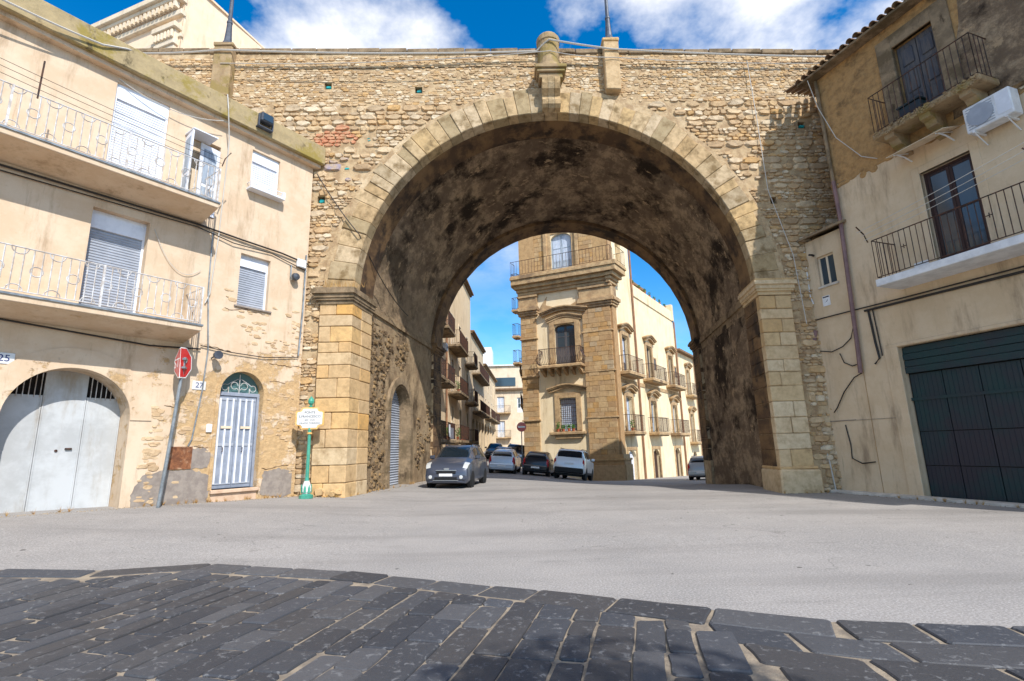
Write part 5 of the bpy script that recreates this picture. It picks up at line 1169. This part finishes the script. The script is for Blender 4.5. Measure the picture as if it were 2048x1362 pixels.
mould(-.3, .8, [(.2, 11.55, 11.75), (.3, 11.75, 11.95), (.5, 11.95, 12.2), (.72, 12.2, 12.55), (.8, 12.55, 12.72), (.75, 12.72, 12.84)], name='main_cornice')
railing([(-.2, -.72), (1.15, -.72), (1.15, 0)], 12.84, 13.85, .22, .012).obj('cornice_railing', 'iron', pal)
for uc, a, b, c, d in cols2:
    for z0, z1, ba, bb in ((5.98, 8.5, a, b), (2.3, 4.5, c, d)):
        surround(pal, uc-.55, uc+.55, z0, z1, .25, out=.08); eyebrow(pal, uc, 2.0, z1+.35, .3, .36)
        french(pal, uc-.55, uc+.55, z0, z1-.02, .22, 'wood_pale' if z0 < 3 else 'wood_old', 'curtain' if uc < 3 else 'glass', .3)
        balcony(pal, ba, bb, z0, .75, .2, 1.0, .13, .011)
    surround(pal, uc-.7, uc+.7, GB, 1.15, .2, out=.05)
    if uc < 4: roller(pal, uc-.7, uc+.7, GB, 1.15, .2, 'shutter_w', .1)
    else: MB().box(uc-.7, uc+.7, .22, .26, GB, 1.15).obj('street_door', 'wood_br', pal)
for u in (8.0, 13.4):
    MB().box(u-.25, u+.25, -.015, .01, 6.9, 7.7).obj('blind_window', 'wood_old', pal); surround(pal, u-.25, u+.25, 6.9, 7.7, .12, out=.05)
MB().box(4.0, 13.85, -.05, 0, 5.35, 5.6).box(.65, 3.9, -.05, 0, 5.35, 5.6).obj('string_course', 'pal_trim', pal)
MB().box(3.95, 13.9, -.08, .2, 11.75, 12.55).obj('terrace_parapet', 'pal_plaster', pal)
for u, zt in ((3.95, 15.5), (13.9, 11.7)): MB().tube([(u, -.1, GB), (u, -.1, zt)], .07, 8).obj('drainpipe', 'pipe_tan', pal)
MB().cbox(13.55, 13.95, -.12, .4, 11.75, 13.2, .02).obj('chimney_stack', 'pal_plaster', pal)
MB().slab([(4.3, 2.0), (12.5, 2.0), (12.5, 6), (4.3, 6)], 11.75, 14.4).obj('attic_storey', 'pal_plaster', pal); MB().slab([(4.1, 1.7), (12.8, 1.7), (12.8, 6), (4.1, 6)], 14.4, 14.6).obj('attic_roof', 'tile', pal)
S_.done()
for k, u in enumerate((4.6, 6.0, 7.2, 8.3, 9.5, 10.8, 12.2)): plant('potted_plant', 'small potted plant on the terrace parapet of the corner palace', ps @ Vector((u, .06, 12.55)), .14, .35, 40, 'plants on the palace terrace')
plant('potted_plant', 'leafy potted plant on the first low balcony of the palace side front', ps @ Vector((1.0, -.5, 2.32)), .22, .6, 90)
# next house beyond the palace
nb_ = facade('yellow_house', 'lower yellow house with a dark eave just beyond the corner palace', 'house', PX+SC*13.95*math.sin(R_(34)), PY+SC*13.95*math.cos(R_(34)), 34); nb_.scale = (SC, SC, SC); nb_.location.z = ZO
hh_ = []
for uc in (3.3, 8.2, 13): hh_ += [(uc-.5, uc+.5, 5.6, 7.9, .15), (uc-.5, uc+.5, 1.6, 4.0, .15), (uc-.6, uc+.6, -2.4, .8, .4)]
mb = MB(); wall(mb, .02, 18, -2.6, 9.2, hh_, .3); mb.obj('wall', 'pal_plaster', nb_); MB().slab([(.03, .31), (18, .31), (18, 5), (.03, 5)], -2.6, 9.2).obj('house_body', 'pal_plaster', nb_)
MB().cbox(.0, 18.2, -.4, 5, 9.2, 9.4, .02).obj('eave', 'tile', nb_); MB().box(.02, 1.6, .3, 5, 9.2, 11.4).obj('stair_tower', 'pal_plaster', nb_)
for uc in (3.3, 8.2, 13):
    for z0, z1 in ((5.6, 7.9), (1.6, 4.0)):
        surround(nb_, uc-.5, uc+.5, z0, z1, .22, out=.06); eyebrow(nb_, uc, 1.7, z1+.3, .25, .3); french(nb_, uc-.5, uc+.5, z0, z1-.02, .2, 'wood_old'); balcony(nb_, uc-1.3, uc+1.3, z0, .7, .18, 1.0, .14, .011)
    MB().box(uc-.6, uc+.6, .2, .24, -2.4, .8).obj('street_door', 'wood_br', nb_)
for u in (5.6, 10.9): MB().tube([(u, -.1, -2.6), (u, -.1, 9.2)], .06, 8).obj('drainpipe', 'pipe_tan', nb_)

# ------------------------------------------------------------------ houses along the left side of the street
SX, SY, SA = -4.4*SC, 27.0*SC, 3.7
def st(u): return SX+SC*u*math.sin(R_(SA)), SY+SC*u*math.cos(R_(SA))
def street_house(label, u0, L, top, m_, cols_, floors, eave=.35, base=-.4, rail='iron', arcade=0, name='street_house'):
    x, y = st(u0); g = facade(name, label, 'house', x, y, SA, 'houses along the narrow street'); g.scale = (SC, SC, SC); g.location.z = ZO; hs = []
    for uc in cols_:
        for z0, z1 in floors: hs.append((uc-.5, uc+.5, z0, z1))
    door = [uc for uc in cols_] if not arcade else []
    for uc in door: hs.append((uc-.65, uc+.65, base, 2.2+.0))
    zf = min(f[0] for f in floors)
    hs = [h if h[2] > base+.01 else (h[0], h[1], h[2], min(h[3], zf-.35)) for h in hs]
    if arcade:
        n = arcade; w = L/n
        for k in range(n): hs.append((k*w+.35, (k+1)*w-.35, base, zf-.7, .5))
    mb = MB(); wall(mb, .02, L-.02, base, top, hs, .3); mb.obj('wall', m_, g); MB().slab([(.02, .31), (L-.02, .31), (L-.02, 7), (.02, 7)], base, top).obj('house_body', m_, g)
    if arcade: MB().box(.05, L-.05, .28, .3, base, zf-.6).obj('arcade_shade', 'void', g)
    MB().cbox(-.05, L+.05, -eave, 7.2, top, top+.16, .02).cbox(-.02, L+.02, -eave*.5, .1, top-.15, top, .02).obj('eave', 'tile', g)
    for uc in door: MB().box(uc-.65, uc+.65, .2, .24, base, min(2.2, zf-.35)).obj('street_door', 'wood_old', g)
    for k, uc in enumerate(cols_):
        for z0, z1 in floors:
            french(g, uc-.5, uc+.5, z0, z1, .16, rnd.choice(('wood_pale', 'wood_br', 'white')), rnd.choice(('glass', 'curtain')), .3); surround(g, uc-.5, uc+.5, z0, z1, .14, out=.03, m_='street_c')
    return g
h1 = street_house('tan house with stacked iron balconies next to the viaduct', .1, 7.2, 15.5, 'street_a', (1.6, 4.6), ((2.05, 4.4), (5.55, 8.0), (8.9, 11.2)))
for z in (2.05, 5.55, 8.9): balcony(h1, 3.3, 5.9, z, .9, .18, 1.0, .12, .011, 'coping'); balcony(h1, .6, 2.6, z, .9, .18, 1.0, .12, .011, 'coping')
MB().tube([(7.1, -.1, -.2), (7.1, -.1, 15.4)], .06, 8).obj('drainpipe', 'pipe_tan', h1)
h2 = street_house('tall sandy house with planted balconies beyond the drainpipe', 7.4, 13, 15.9, 'street_b', (2.6, 6.2, 10.4), ((2.1, 4.5), (5.4, 7.9), (8.7, 11.2)))
for z in (2.1, 5.4, 8.7):
    balcony(h2, .7, 5.0, z, .9, .18, 1.0, .12, .011, 'coping'); balcony(h2, 9.1, 11.6, z, .85, .18, 1.0, .12, .011, 'coping')
h3 = street_house('tan house with brown shutters and an arcaded ground floor', 20.5, 11, 12.4, 'street_a', (2, 4.4, 6.8, 9.2), ((5.0, 7.2), (8.6, 10.6)), arcade=4)
for z in (5.0, 8.6): balcony(h3, .8, 10.2, z, .8, .18, 1.0, .14, .011, 'coping')
h4 = street_house('small pale house near the end of the narrow street', 31.6, 16, 11, 'street_b', (2, 5.5, 9, 12.5), ((5.0, 7.2), (8.2, 10.2)), arcade=5, base=0)
for z in (5.0,): balcony(h4, .8, 6.8, z, .8, .18, 1.0, .14, .011, 'coping'); balcony(h4, 8, 14, z, .8, .18, 1.0, .14, .011, 'coping')
sm_ = Matrix.Translation((SX, SY, ZO)) @ Matrix.Rotation(R_(90-SA), 4, 'Z') @ Matrix.Scale(SC, 4)
a2 = thing('air_conditioner', 'small white air conditioner high on the tan house by the viaduct', 'air conditioner', sm_ @ Vector((6.3, -.02, 7.9)), R_(90-SA)); MB().cbox(-.4, .4, -.32, 0, 0, .6, .02).obj('casing', 'white', a2); MB().lathe([(.22, 0), (.22, .02)], 16, (-.1, -.34, .3), 'y').obj('fan', 'lamp', a2); MB().box(-.35, .35, -.3, .02, -.05, 0).obj('bracket', 'steel', a2)
for u, z, lab in ((4.0, 2.07, 'bushy potted plant on the lowest balcony next to the viaduct'), (5.2, 2.07, 'taller potted plant on the lowest balcony next to the viaduct'), (9.0, 5.42, 'trailing potted plant on the middle balcony of the sandy house'), (8.6, 2.12, 'pair-leaved potted plant on the low balcony of the sandy house'), (10.6, 2.12, 'dense potted plant on the low balcony of the sandy house'), (11.8, 2.12, 'small potted plant on the low balcony end of the sandy house')):
    plant('potted_plant', lab, sm_ @ Vector((u, -.6, z)), .3, .75, 110)
tag(MB().box(0, 1.6, -.02, 0, 0, .85).obj('balcony_screen', 'door_grey'), 'grey screen sheet tied to the lowest balcony next to the viaduct', 'screen').location = sm_ @ Vector((4.1, -.84, 2.1)); bpy.data.objects['balcony_screen'].rotation_euler = (0, 0, R_(90-SA))
tag(MB().box(0, .5, -.03, 0, 0, .9).obj('hanging_laundry', 'white'), 'white cloth hanging over the lowest balcony railing', 'laundry').location = sm_ @ Vector((3.4, -.9, 2.2)); bpy.data.objects['hanging_laundry'].rotation_euler = (0, 0, R_(90-SA))
# houses on the right side of the narrow street, behind the palace
xq, yq = pm @ Vector((-6.15, 0, 0)), None
rx, ry = xq.x+.25, xq.y+.3
g = facade('street_house', 'shaded house with projecting iron balconies behind the corner palace', 'house', rx+2.5, ry+34, 183.7, 'houses along the narrow street')
mb = MB(); wall(mb, .5, 33.2, -.5, 10.2, [], .3); mb.obj('wall', 'street_a', g); MB().slab([(.5, .02), (33.2, .02), (33.2, 3.0), (.5, 3.0)], -.5, 10.2).obj('house_body', 'street_a', g); MB().cbox(.4, 33.3, -.3, 3, 10.2, 10.4, .02).obj('eave', 'tile', g)
for z in (5.2, 8.2):
    for k in range(5): balcony(g, 4+k*6, 8+k*6, z, .85, .2, 1.0, .12, .012, 'coping'); MB().box(5.4+k*6, 6.6+k*6, -.02, 0, z, z+2.2).obj('window', 'wood_br', g)
for z in (7.0, 8.8, 10.6, 12.3): balcony(pal, -6.6, -6.13, z, .5, .16, .8, .12, .012)
for o in list(pal.children):
    pass
# building that closes the street
eb = facade('end_house', 'pale stepped house with tiled roofs closing the end of the street', 'house', -1.9, 96, 92); eb.scale = (SC, SC, SC); eb.location.z = ZO+.6
zb = 1.0
mb = MB(); wall(mb, -4, 7, zb, 9.5, [(.4, 1.5, 6.2, 8.6), (.4, 1.5, 2.6, 5.0), (3.4, 4.4, 6.2, 8.4)], .3); mb.obj('wall', 'street_c', eb); MB().slab([(-4, .31), (7, .31), (7, 8), (-4, 8)], zb, 9.5).obj('house_body', 'street_c', eb)
MB().cbox(-4.3, 7.3, -.5, 8, 9.5, 9.8, .03).obj('tiled_eave', 'tile', eb); MB().slab([(-4, 1.2), (4.5, 1.2), (4.5, 8), (-4, 8)], 9.8, 13.4).obj('set_back_storey', 'street_c', eb); MB().box(-3.5, 3.2, 1.1, 1.2, 10.3, 11.6).obj('terrace_glazing', 'glass', eb); MB().slab([(-4.2, .9), (4.7, .9), (4.7, 8), (-4.2, 8)], 13.4, 13.6).obj('top_roof', 'white', eb)
MB().slab([(-3.8, 3), (-.5, 3), (-.5, 8), (-3.8, 8)], 13.6, 16.8).obj('roof_room', 'white', eb)
for z0, z1 in ((6.2, 8.6), (2.6, 5.0)): french(eb, .4, 1.5, z0, z1, .2, 'white', 'curtain', .3); balcony(eb, -.2, 2.4, z0, .8, .18, 1.0, .14, .012)
french(eb, 3.4, 4.4, 6.2, 8.4, .2, 'white', 'glass', .3)
# no-entry sign on a post by the palace corner
nx_, ny_ = 1.02, 32.6; nz_ = ground(nx_, ny_)
ne = thing('no_entry_sign', 'round red no-entry sign with a white bar on a thin post by the palace', 'road sign', (nx_, ny_, nz_), R_(4))
MB().tube([(0, 0, 0), (0, 0, 3.2)], .03, 8).obj('post', 'steel', ne); MB().lathe([(.3, -.01), (.3, .01)], 28, (0, -.05, 2.9), 'y').obj('disc', 'sign_fade', ne); MB().box(-.22, .22, -.068, -.061, 2.85, 2.95).obj('white_bar', 'sign_white', ne)

# ------------------------------------------------------------------ parked cars
def cat(p0, p1, p2, p3, t):
    return .5*((2*p1)+(-p0+p2)*t+(2*p0-5*p1+4*p2-p3)*t*t+(-p0+3*p1-3*p2+p3)*t*t*t)
class Car:
    """body lofted over stations: (y along the car from the nose, sill z, belt z, top z, half width low, half width belt, half width top)"""
    def __init__(s, name, label, st_, paint_, wheels, wr, L, group, rot, loc, tilt=(0, 0)):
        s.st = st_; s.L = L; s.t = thing(name, label, 'car', loc, rot, group); s.t.rotation_euler = (tilt[0], tilt[1], rot); s.pm = paint_; s.wheels = wheels; s.wr = wr
    def row(s, q):
        n = len(s.st); q = max(0, min(n-1.0001, q)); i = int(q); t = q-i; g = lambda k: s.st[max(0, min(n-1, k))]
        return [cat(g(i-1)[c], g(i)[c], g(i+1)[c], g(i+2)[c], t*t*(3-2*t)*.35+t*.65) for c in range(7)]
    def sec(s, q):
        y, zl, zb, zt, wl, wb, wt = s.row(q); zm = zl+(zb-zl)*.45; y -= s.L/2; cab = zt-zb
        return [(wl*.9, y, zl), (wl, y, zl+.1), (max(wl, wb)*1.01, y, zm), (wb, y, zb), (wt+(wb-wt)*.12, y, zb+cab*.86), (wt*.86, y, zb+cab*.97), (0, y, zt)]
    def pt(s, q, k, side, off=0.0):
        def P(q, k):
            a = s.sec(q); k = max(0, min(5.999, k)); i = int(k); t = k-i
            return Vector([a[i][c]+(a[i+1][c]-a[i][c])*t for c in range(3)])
        p = P(q, k)
        if off:
            n = len(s.st)-1; e = .04; dq = P(min(n, q+e), k)-P(max(0, q-e), k); dk = P(q, min(6, k+e))-P(q, max(0, k-e)); nn = dk.cross(dq)
            if nn.length > 1e-9:
                nn.normalize(); c = Vector((0, 0, .6)); 
                if nn.dot(p-Vector((0, p.y*.7, .7))) < 0: nn = -nn
                p = p+nn*off
        return (p.x*side, p.y, p.z)
    def body(s, fine=5):
        n = (len(s.st)-1)*fine; vs = []; fs = []; m_ = 13
        for j in range(n+1):
            a = s.sec(j/fine); vs += [(x, y, z) for x, y, z in a]+[(-x, y, z) for x, y, z in a[-2::-1]]
        for j in range(n):
            for i in range(m_-1): k = j*m_+i; fs.append((k, k+1, k+m_+1, k+m_))
            fs.append((j*m_+m_-1, j*m_, (j+1)*m_, (j+1)*m_+m_-1))
        fs += [tuple(range(m_)), tuple(n*m_+i for i in range(m_))]
        o = MB().add(vs, fs).obj('body', s.pm, s.t, smooth=True)
        o.data.set_sharp_from_angle(angle=R_(38)); return o
    def patch(s, name, m_, q0, q1, k0, k1, side, off=.006, parent=None, nq=5, nk=5):
        vs = [s.pt(q0+(q1-q0)*i/nq, k0+(k1-k0)*j/nk, side, off) for i in range(nq+1) for j in range(nk+1)]
        return MB().add(vs, [(i*(nk+1)+j, i*(nk+1)+j+1, (i+1)*(nk+1)+j+1, (i+1)*(nk+1)+j) for i in range(nq) for j in range(nk)]).obj(name, m_, parent or s.t, smooth=True)
    def across(s, name, m_, q0, q1, k0, off=.006, nq=6, nk=6):
        vs = []
        for i in range(nq+1):
            q = q0+(q1-q0)*i/nq
            vs += [s.pt(q, k0+(6-k0)*j/nk, 1, off) for j in range(nk+1)]+[s.pt(q, k0+(6-k0)*j/nk, -1, off) for j in range(nk-1, -1, -1)]
        m2 = 2*nk+1
        return MB().add(vs, [(i*m2+j, i*m2+j+1, (i+1)*m2+j+1, (i+1)*m2+j) for i in range(nq) for j in range(m2-1)]).obj(name, m_, s.t, smooth=True)
    def wheelset(s, W):
        for y in s.wheels:
            for sd in (-1, 1):
                yy = y-s.L/2; x = sd*(W/2-.12)
                MB().lathe([(s.wr+.07, -.02), (s.wr+.07, .118)], 28, (x, yy, s.wr), 'x').obj('wheel_arch', 'blackplastic', s.t) if sd > 0 else MB().lathe([(s.wr+.07, -.118), (s.wr+.07, .02)], 28, (x, yy, s.wr), 'x').obj('wheel_arch', 'blackplastic', s.t)
                r = s.wr; w = MB().lathe([(r*.62, -.1), (r*.93, -.11), (r, -.07), (r, .07), (r*.93, .13), (r*.66, .135)], 28, (x, yy, r), 'x') if sd > 0 else MB().lathe([(r*.62, .1), (r*.93, .11), (r, .07), (r, -.07), (r*.93, -.13), (r*.66, -.135)], 28, (x, yy, r), 'x')
                wo = w.obj('wheel', 'tyre', s.t)
                mb = MB().lathe([(r*.66, .1), (r*.64, .118), (r*.58, .118), (r*.58, .1)], 24, (x, yy, r), 'x') if sd > 0 else MB().lathe([(r*.66, -.1), (r*.64, -.118), (r*.58, -.118), (r*.58, -.1)], 24, (x, yy, r), 'x')
                for k in range(6):
                    a = k*math.pi/3; ca_, sa_ = math.cos(a), math.sin(a); xo = x+sd*.112
                    mb.add([(xo, yy+ca_*r*.08-sa_*.03, r+sa_*r*.08+ca_*.03), (xo, yy+ca_*r*.08+sa_*.03, r+sa_*r*.08-ca_*.03), (xo, yy+ca_*r*.6+sa_*.045, r+sa_*r*.6-ca_*.045), (xo, yy+ca_*r*.6-sa_*.045, r+sa_*r*.6+ca_*.045)], [(0, 1, 2, 3)])
                mb.lathe([(r*.14, .1), (r*.12, .125)], 12, (x, yy, r), 'x') if sd > 0 else mb.lathe([(r*.14, -.1), (r*.12, -.125)], 12, (x, yy, r), 'x')
                mb.obj('rim', 'rim', wo)
    def mirrors(s, q, W):
        p = s.pt(q, 3.15, 1)
        for sd in (-1, 1):
            o = MB().cbox(-.1, .1, -.05, .06, -.07, .08, .03).obj('mirror', s.pm, s.t); o.location = (sd*(p[0]+.13), p[1], p[2]+.06)
            k_ = MB().box(-.09, .02, -.02, .02, -.03, .0).obj('mirror_stalk', 'blackplastic', o); k_.location = (-sd*.07, 0, -.05)
    def box(s, name, m_, x0, x1, y0, y1, z0, z1, c=.02):
        return MB().cbox(x0, x1, y0-s.L/2, y1-s.L/2, z0, z1, c).obj(name, m_, s.t)
GRP = 'cars parked beyond the arch'
P_grey = paint('slate_grey_car_paint', (66, 72, 86)); P_ice = paint('ice_blue_car_paint', (196, 208, 222)); P_black = paint('black_car_paint', (22, 25, 32))
P_white = paint('white_car_paint', (226, 230, 234)); P_dark = paint('charcoal_car_paint', (44, 46, 50)); P_silver = paint('silver_car_paint', (170, 172, 174)); P_navy = paint('navy_car_paint', (34, 44, 66))
def on_ground(x, y, rot):
    e = .8; gx_ = (ground(x+e, y)-ground(x-e, y))/(2*e); gy_ = (ground(x, y+e)-ground(x, y-e))/(2*e)
    c, s_ = math.cos(rot), math.sin(rot); lx, ly = gx_*c+gy_*s_, -gx_*s_+gy_*c      # slopes along the car's own axes
    return (x, y, ground(x, y)+.012), (math.atan(ly), -math.atan(lx))
def compact(name, label, x, y, rot, pm_, kind, detail='front'):
    loc, tilt = on_ground(x, y, rot)
    if kind == 'mpv':
        L, W, wr, wh = 4.08, 1.75, .33, (.78, 3.32)
        S = [(.0, .24, .56, .60, .66, .66, .5), (.06, .2, .70, .74, .80, .78, .62), (.2, .19, .86, .9, .85, .83, .66), (.55, .19, .98, 1.02, .87, .86, .66), (.95, .19, 1.04, 1.12, .875, .86, .64), (1.75, .19, 1.04, 1.57, .875, .86, .62), (2.5, .19, 1.05, 1.64, .875, .86, .64), (3.4, .2, 1.06, 1.6, .875, .85, .63), (3.8, .22, 1.06, 1.5, .87, .83, .6), (4.0, .26, 1.0, 1.1, .84, .8, .62), (4.07, .3, .72, .76, .78, .74, .6)]
    elif kind == 'suv':
        L, W, wr, wh = 4.23, 1.8, .36, (.86, 3.42)
        S = [(.0, .34, .66, .70, .72, .7, .6), (.06, .3, .84, .9, .84, .82, .7), (.2, .28, 1.0, 1.05, .88, .87, .74), (.7, .28, 1.06, 1.1, .9, .88, .74), (1.2, .28, 1.08, 1.16, .9, .88, .7), (1.75, .28, 1.1, 1.62, .9, .88, .68), (2.5, .28, 1.1, 1.69, .9, .88, .69), (3.5, .28, 1.12, 1.67, .9, .87, .68), (3.95, .3, 1.12, 1.58, .9, .86, .66), (4.15, .34, 1.05, 1.12, .88, .84, .7), (4.23, .4, .75, .8, .84, .8, .7)]
    else:
        L, W, wr, wh = (3.84, 1.66, .3, (.74, 3.2)) if kind == 'hatch' else (3.55, 1.62, .29, (.68, 2.98))
        k = L/3.84
        S = [(.0, .24, .52, .56, .62, .6, .46), (.06, .2, .66, .7, .76, .73, .58), (.2, .19, .78, .81, .81, .79, .62), (.6, .18, .88, .92, .83, .81, .62), (1.0, .18, .94, 1.0, .83, .81, .6), (1.65, .18, .95, 1.42, .83, .81, .56), (2.3, .18, .96, 1.48, .83, .81, .57), (3.1, .19, .98, 1.44, .83, .8, .56), (3.5, .2, .98, 1.34, .82, .78, .54), (3.74, .24, .95, 1.0, .8, .76, .6), (3.83, .28, .66, .7, .74, .7, .56)]
        S = [(a[0]*k,)+a[1:] for a in S]
    c = Car(name, label, S, pm_, wh, wr, L, GRP, rot, loc, tilt)
    c.body(); c.across('windscreen', 'carglass', 4.12, 4.9, 4.05)
    c.across('rear_window', 'carglass', 8.1, 8.8, 4.1)
    for sd in (-1, 1):
        for a, b in ((4.75, 5.6), (5.7, 6.75), (6.85, 7.6)): c.patch('side_window', 'carglass', a, b, 3.15 if a > 4.8 else 3.3, 3.92, sd, .005)
        c.patch('headlight', 'lamp_clear', 1.2, 2.55, 3.0, 4.2, sd, .012)
        c.patch('tail_light', 'lamp_red', 8.7 if kind != 'suv' else 8.95, 9.75 if kind != 'suv' else 9.55, 2.2 if kind != 'suv' else 2.55, 3.6, sd, .014)
        c.patch('door_seam', 'blackplastic', 5.62, 5.645, 1.0, 3.1, sd, .004); c.patch('door_seam', 'blackplastic', 6.78, 6.8, 1.2, 3.1, sd, .004)
        p = c.pt(6.4, 2.75, sd, .01); o = MB().cbox(-.015, .015, -.08, .08, -.015, .015, .005).obj('door_handle', pm_, c.t); o.location = p
        if kind in ('mpv', 'suv'): MB().tube([c.pt(5.3, 4.9, sd, .01), c.pt(5.5, 4.8, sd, .06), c.pt(7.3, 4.8, sd, .06), c.pt(7.6, 4.9, sd, .01)], .018, 6).obj('roof_rail', 'blackplastic' if kind == 'suv' else 'lamp', c.t)
    c.wheelset(W); c.mirrors(4.55, W)
    zb = S[0][2]
    c.box('front_bumper', pm_, -.78*W/1.75, .78*W/1.75, -.045, .2, .3, zb-.06, .05); c.box('lower_grille', 'blackplastic', -.45, .45, -.055, 0, .3, .44, .02)
    c.box('upper_grille', 'blackplastic', -.38, .38, -.02, .1, zb-.02, zb+.08, .02); c.box('number_plate', 'plate', -.26, .26, -.062, -.04, .455, .555, .005)
    if kind == 'mpv':
        c.box('chrome_strip', 'rim', -.5, .5, -.064, -.04, .295, .315, .004); c.box('chrome_strip', 'rim', -.4, .4, -.03, .05, zb+.1, zb+.125, .004); c.box('emblem', 'rim', -.1, .1, -.0, .1, zb+.12, zb+.2, .02)
        for sd in (-1, 1): MB().lathe([(.07, 0), (.07, -.03), (.05, -.035)], 14, (sd*.6, -L/2-.03, .43), 'y').obj('fog_lamp', 'lamp_clear', c.t)
    c.box('rear_bumper', 'blackplastic' if kind == 'suv' else pm_, -.8*W/1.75, .8*W/1.75, L-.16, L+.05, .32, .62, .05); c.box('rear_number_plate', 'plate', -.26, .26, L+.045, L+.058, .44, .54, .004) if kind != 'suv' else c.box('rear_number_plate', 'plate', -.26, .26, L-.03, L+.012, .78, .89, .004)
    if kind == 'suv': c.box('cladding', 'blackplastic', -.915, .915, .9, 3.4, .28, .42, .02)
    c.box('underbody', 'blackplastic', -.7, .7, .3, L-.3, .16, .3, .03)
    c.box('rear_wiper', 'blackplastic', -.02, .3, L-.3, L-.27, 1.05, 1.07, .004)
    return c.t
PI = math.pi
compact('parked_car', 'slate grey compact people carrier facing out of the arch by the left passage wall', -2.0, 22.2, R_(-8.7), P_grey, 'mpv')
compact('parked_car', 'pale ice blue hatchback seen from behind in the middle of the street', -.05, 34.3, PI-R_(8), P_ice, 'hatch')
compact('parked_car', 'small black hatchback seen from behind beside the palace wall', 2.1, 33.6, PI-R_(13), P_black, 'small')
compact('parked_car', 'white off-roader with black bumper seen from behind at the palace pedestal', 4.05, 31.6, PI-R_(17), P_white, 'suv')
compact('parked_car', 'charcoal off-roader facing down the street behind the ice blue hatchback', .75, 44.5, R_(-3), P_dark, 'suv')
compact('parked_car', 'navy hatchback parked right behind the ice blue hatchback', -.25, 39.5, R_(-4), P_navy, 'hatch')
compact('parked_car', 'dark hatchback far up the street behind the charcoal off-roader', -1.1, 53, R_(-4), P_dark, 'hatch')
compact('parked_car', 'silver hatchback far up the street under the balconies', 1.7, 52, R_(-4), P_silver, 'hatch')
compact('parked_car', 'silver people carrier seen from behind at the right edge of the arch', 14.15, 37.3, PI-R_(30), P_silver, 'mpv')

# ------------------------------------------------------------------ added tree behind the camera, unseen, placed to cast a shadow on the paving
tr = thing('added_shadow_tree', 'unseen round-headed tree added to cast a shadow on the dark paving stones', 'tree', (4.3, -3.3, 0))
MB().tube([(0, 0, -.1), (.05, .02, 2.5), (0, 0, 5), (.02, 0, 6.4)], [.16, .12, .09, .04], 9).obj('trunk', 'wood_br', tr)
mb = MB()
for k in range(9):
    a = k*.7; mb.tube([(0, 0, 4.6+k*.15), (.5*math.cos(a), .5*math.sin(a), 5.6+k*.12), (.9*math.cos(a), .9*math.sin(a), 6.2+k*.14)], [.05, .035, .015], 5)
mb.obj('limbs', 'wood_br', tr)
mb = MB()
for k in range(5200):
    d = Vector((rnd.gauss(0, 1), rnd.gauss(0, 1), rnd.gauss(0, 1))).normalized()*rnd.random()**.45; c = Vector((d.x*1.35, d.y*1.35, 6.75+d.z*1.0))
    if noise.noise(c*1.6) < -.28: continue
    s_ = rnd.uniform(.05, .1); d1 = Vector((rnd.uniform(-1, 1), rnd.uniform(-1, 1), rnd.uniform(-1, 1))).normalized(); d2 = d1.cross(Vector((rnd.uniform(-1, 1), rnd.uniform(-1, 1), .3))).normalized()
    mb.add([c-d1*s_, c+d2*s_*.5, c+d1*s_, c-d2*s_*.5], [(0, 1, 2, 3)])
stuff(mb.obj('crown', 'leaf', tr, recalc=False))

# ------------------------------------------------------------------ loose grit and weeds along the feet of the walls
mb = MB(); mw = MB()
def scatter(a, b, n, w):
    a, b = Vector(a), Vector(b); d = (b-a); nn = Vector((d.y, -d.x)).normalized()
    for k in range(n):
        p = a+d*rnd.random()+nn*abs(rnd.gauss(0, w)); z = ground(p.x, p.y); s_ = rnd.uniform(.008, .03)
        mb.add([(p.x+s_*math.cos(t), p.y+s_*math.sin(t)*rnd.uniform(.6, 1), z) for t in (0, 1.6, 3.1, 4.7)]+[(p.x, p.y, z+s_*.9)], [(0, 1, 4), (1, 2, 4), (2, 3, 4), (3, 0, 4)])
    for k in range(n//14):
        p = a+d*rnd.random()+nn*rnd.uniform(0, .05); z = ground(p.x, p.y)
        for q in range(14):
            t = rnd.uniform(0, 6.28); h = rnd.uniform(.04, .16); r = rnd.uniform(.02, .1); mw.add([(p.x-.005, p.y, z), (p.x+.005, p.y, z), (p.x+r*math.cos(t), p.y+r*math.sin(t), z+h)], [(0, 1, 2)])
l0, l1 = LW(-8, -.03, 0).xy, LW(0, -.03, 0).xy; scatter(l0, l1, 420, .12)
r0, r1 = RW(-.3, -.45, 0).xy, RW(7, -.45, 0).xy; scatter(r0, r1, 200, .1)
scatter((CXA-RI-1.1, BY-.1), (CXA-RI, BY-.1), 80, .1); scatter((CXA-RI, BY+.1), (CXA-RI+1.2, BY+8), 160, .15); scatter((CXA+RI-.1, BY-.25), (CXA+RI+1.3, BY-.25), 60, .1)
stuff(tag(mb.obj('loose_grit', 'joint', recalc=False), 'loose pale grit gathered along the feet of the walls', 'grit'))
stuff(tag(mw.obj('weeds', 'dry', recalc=False), 'small dry weeds growing along the feet of the walls', 'weeds'))
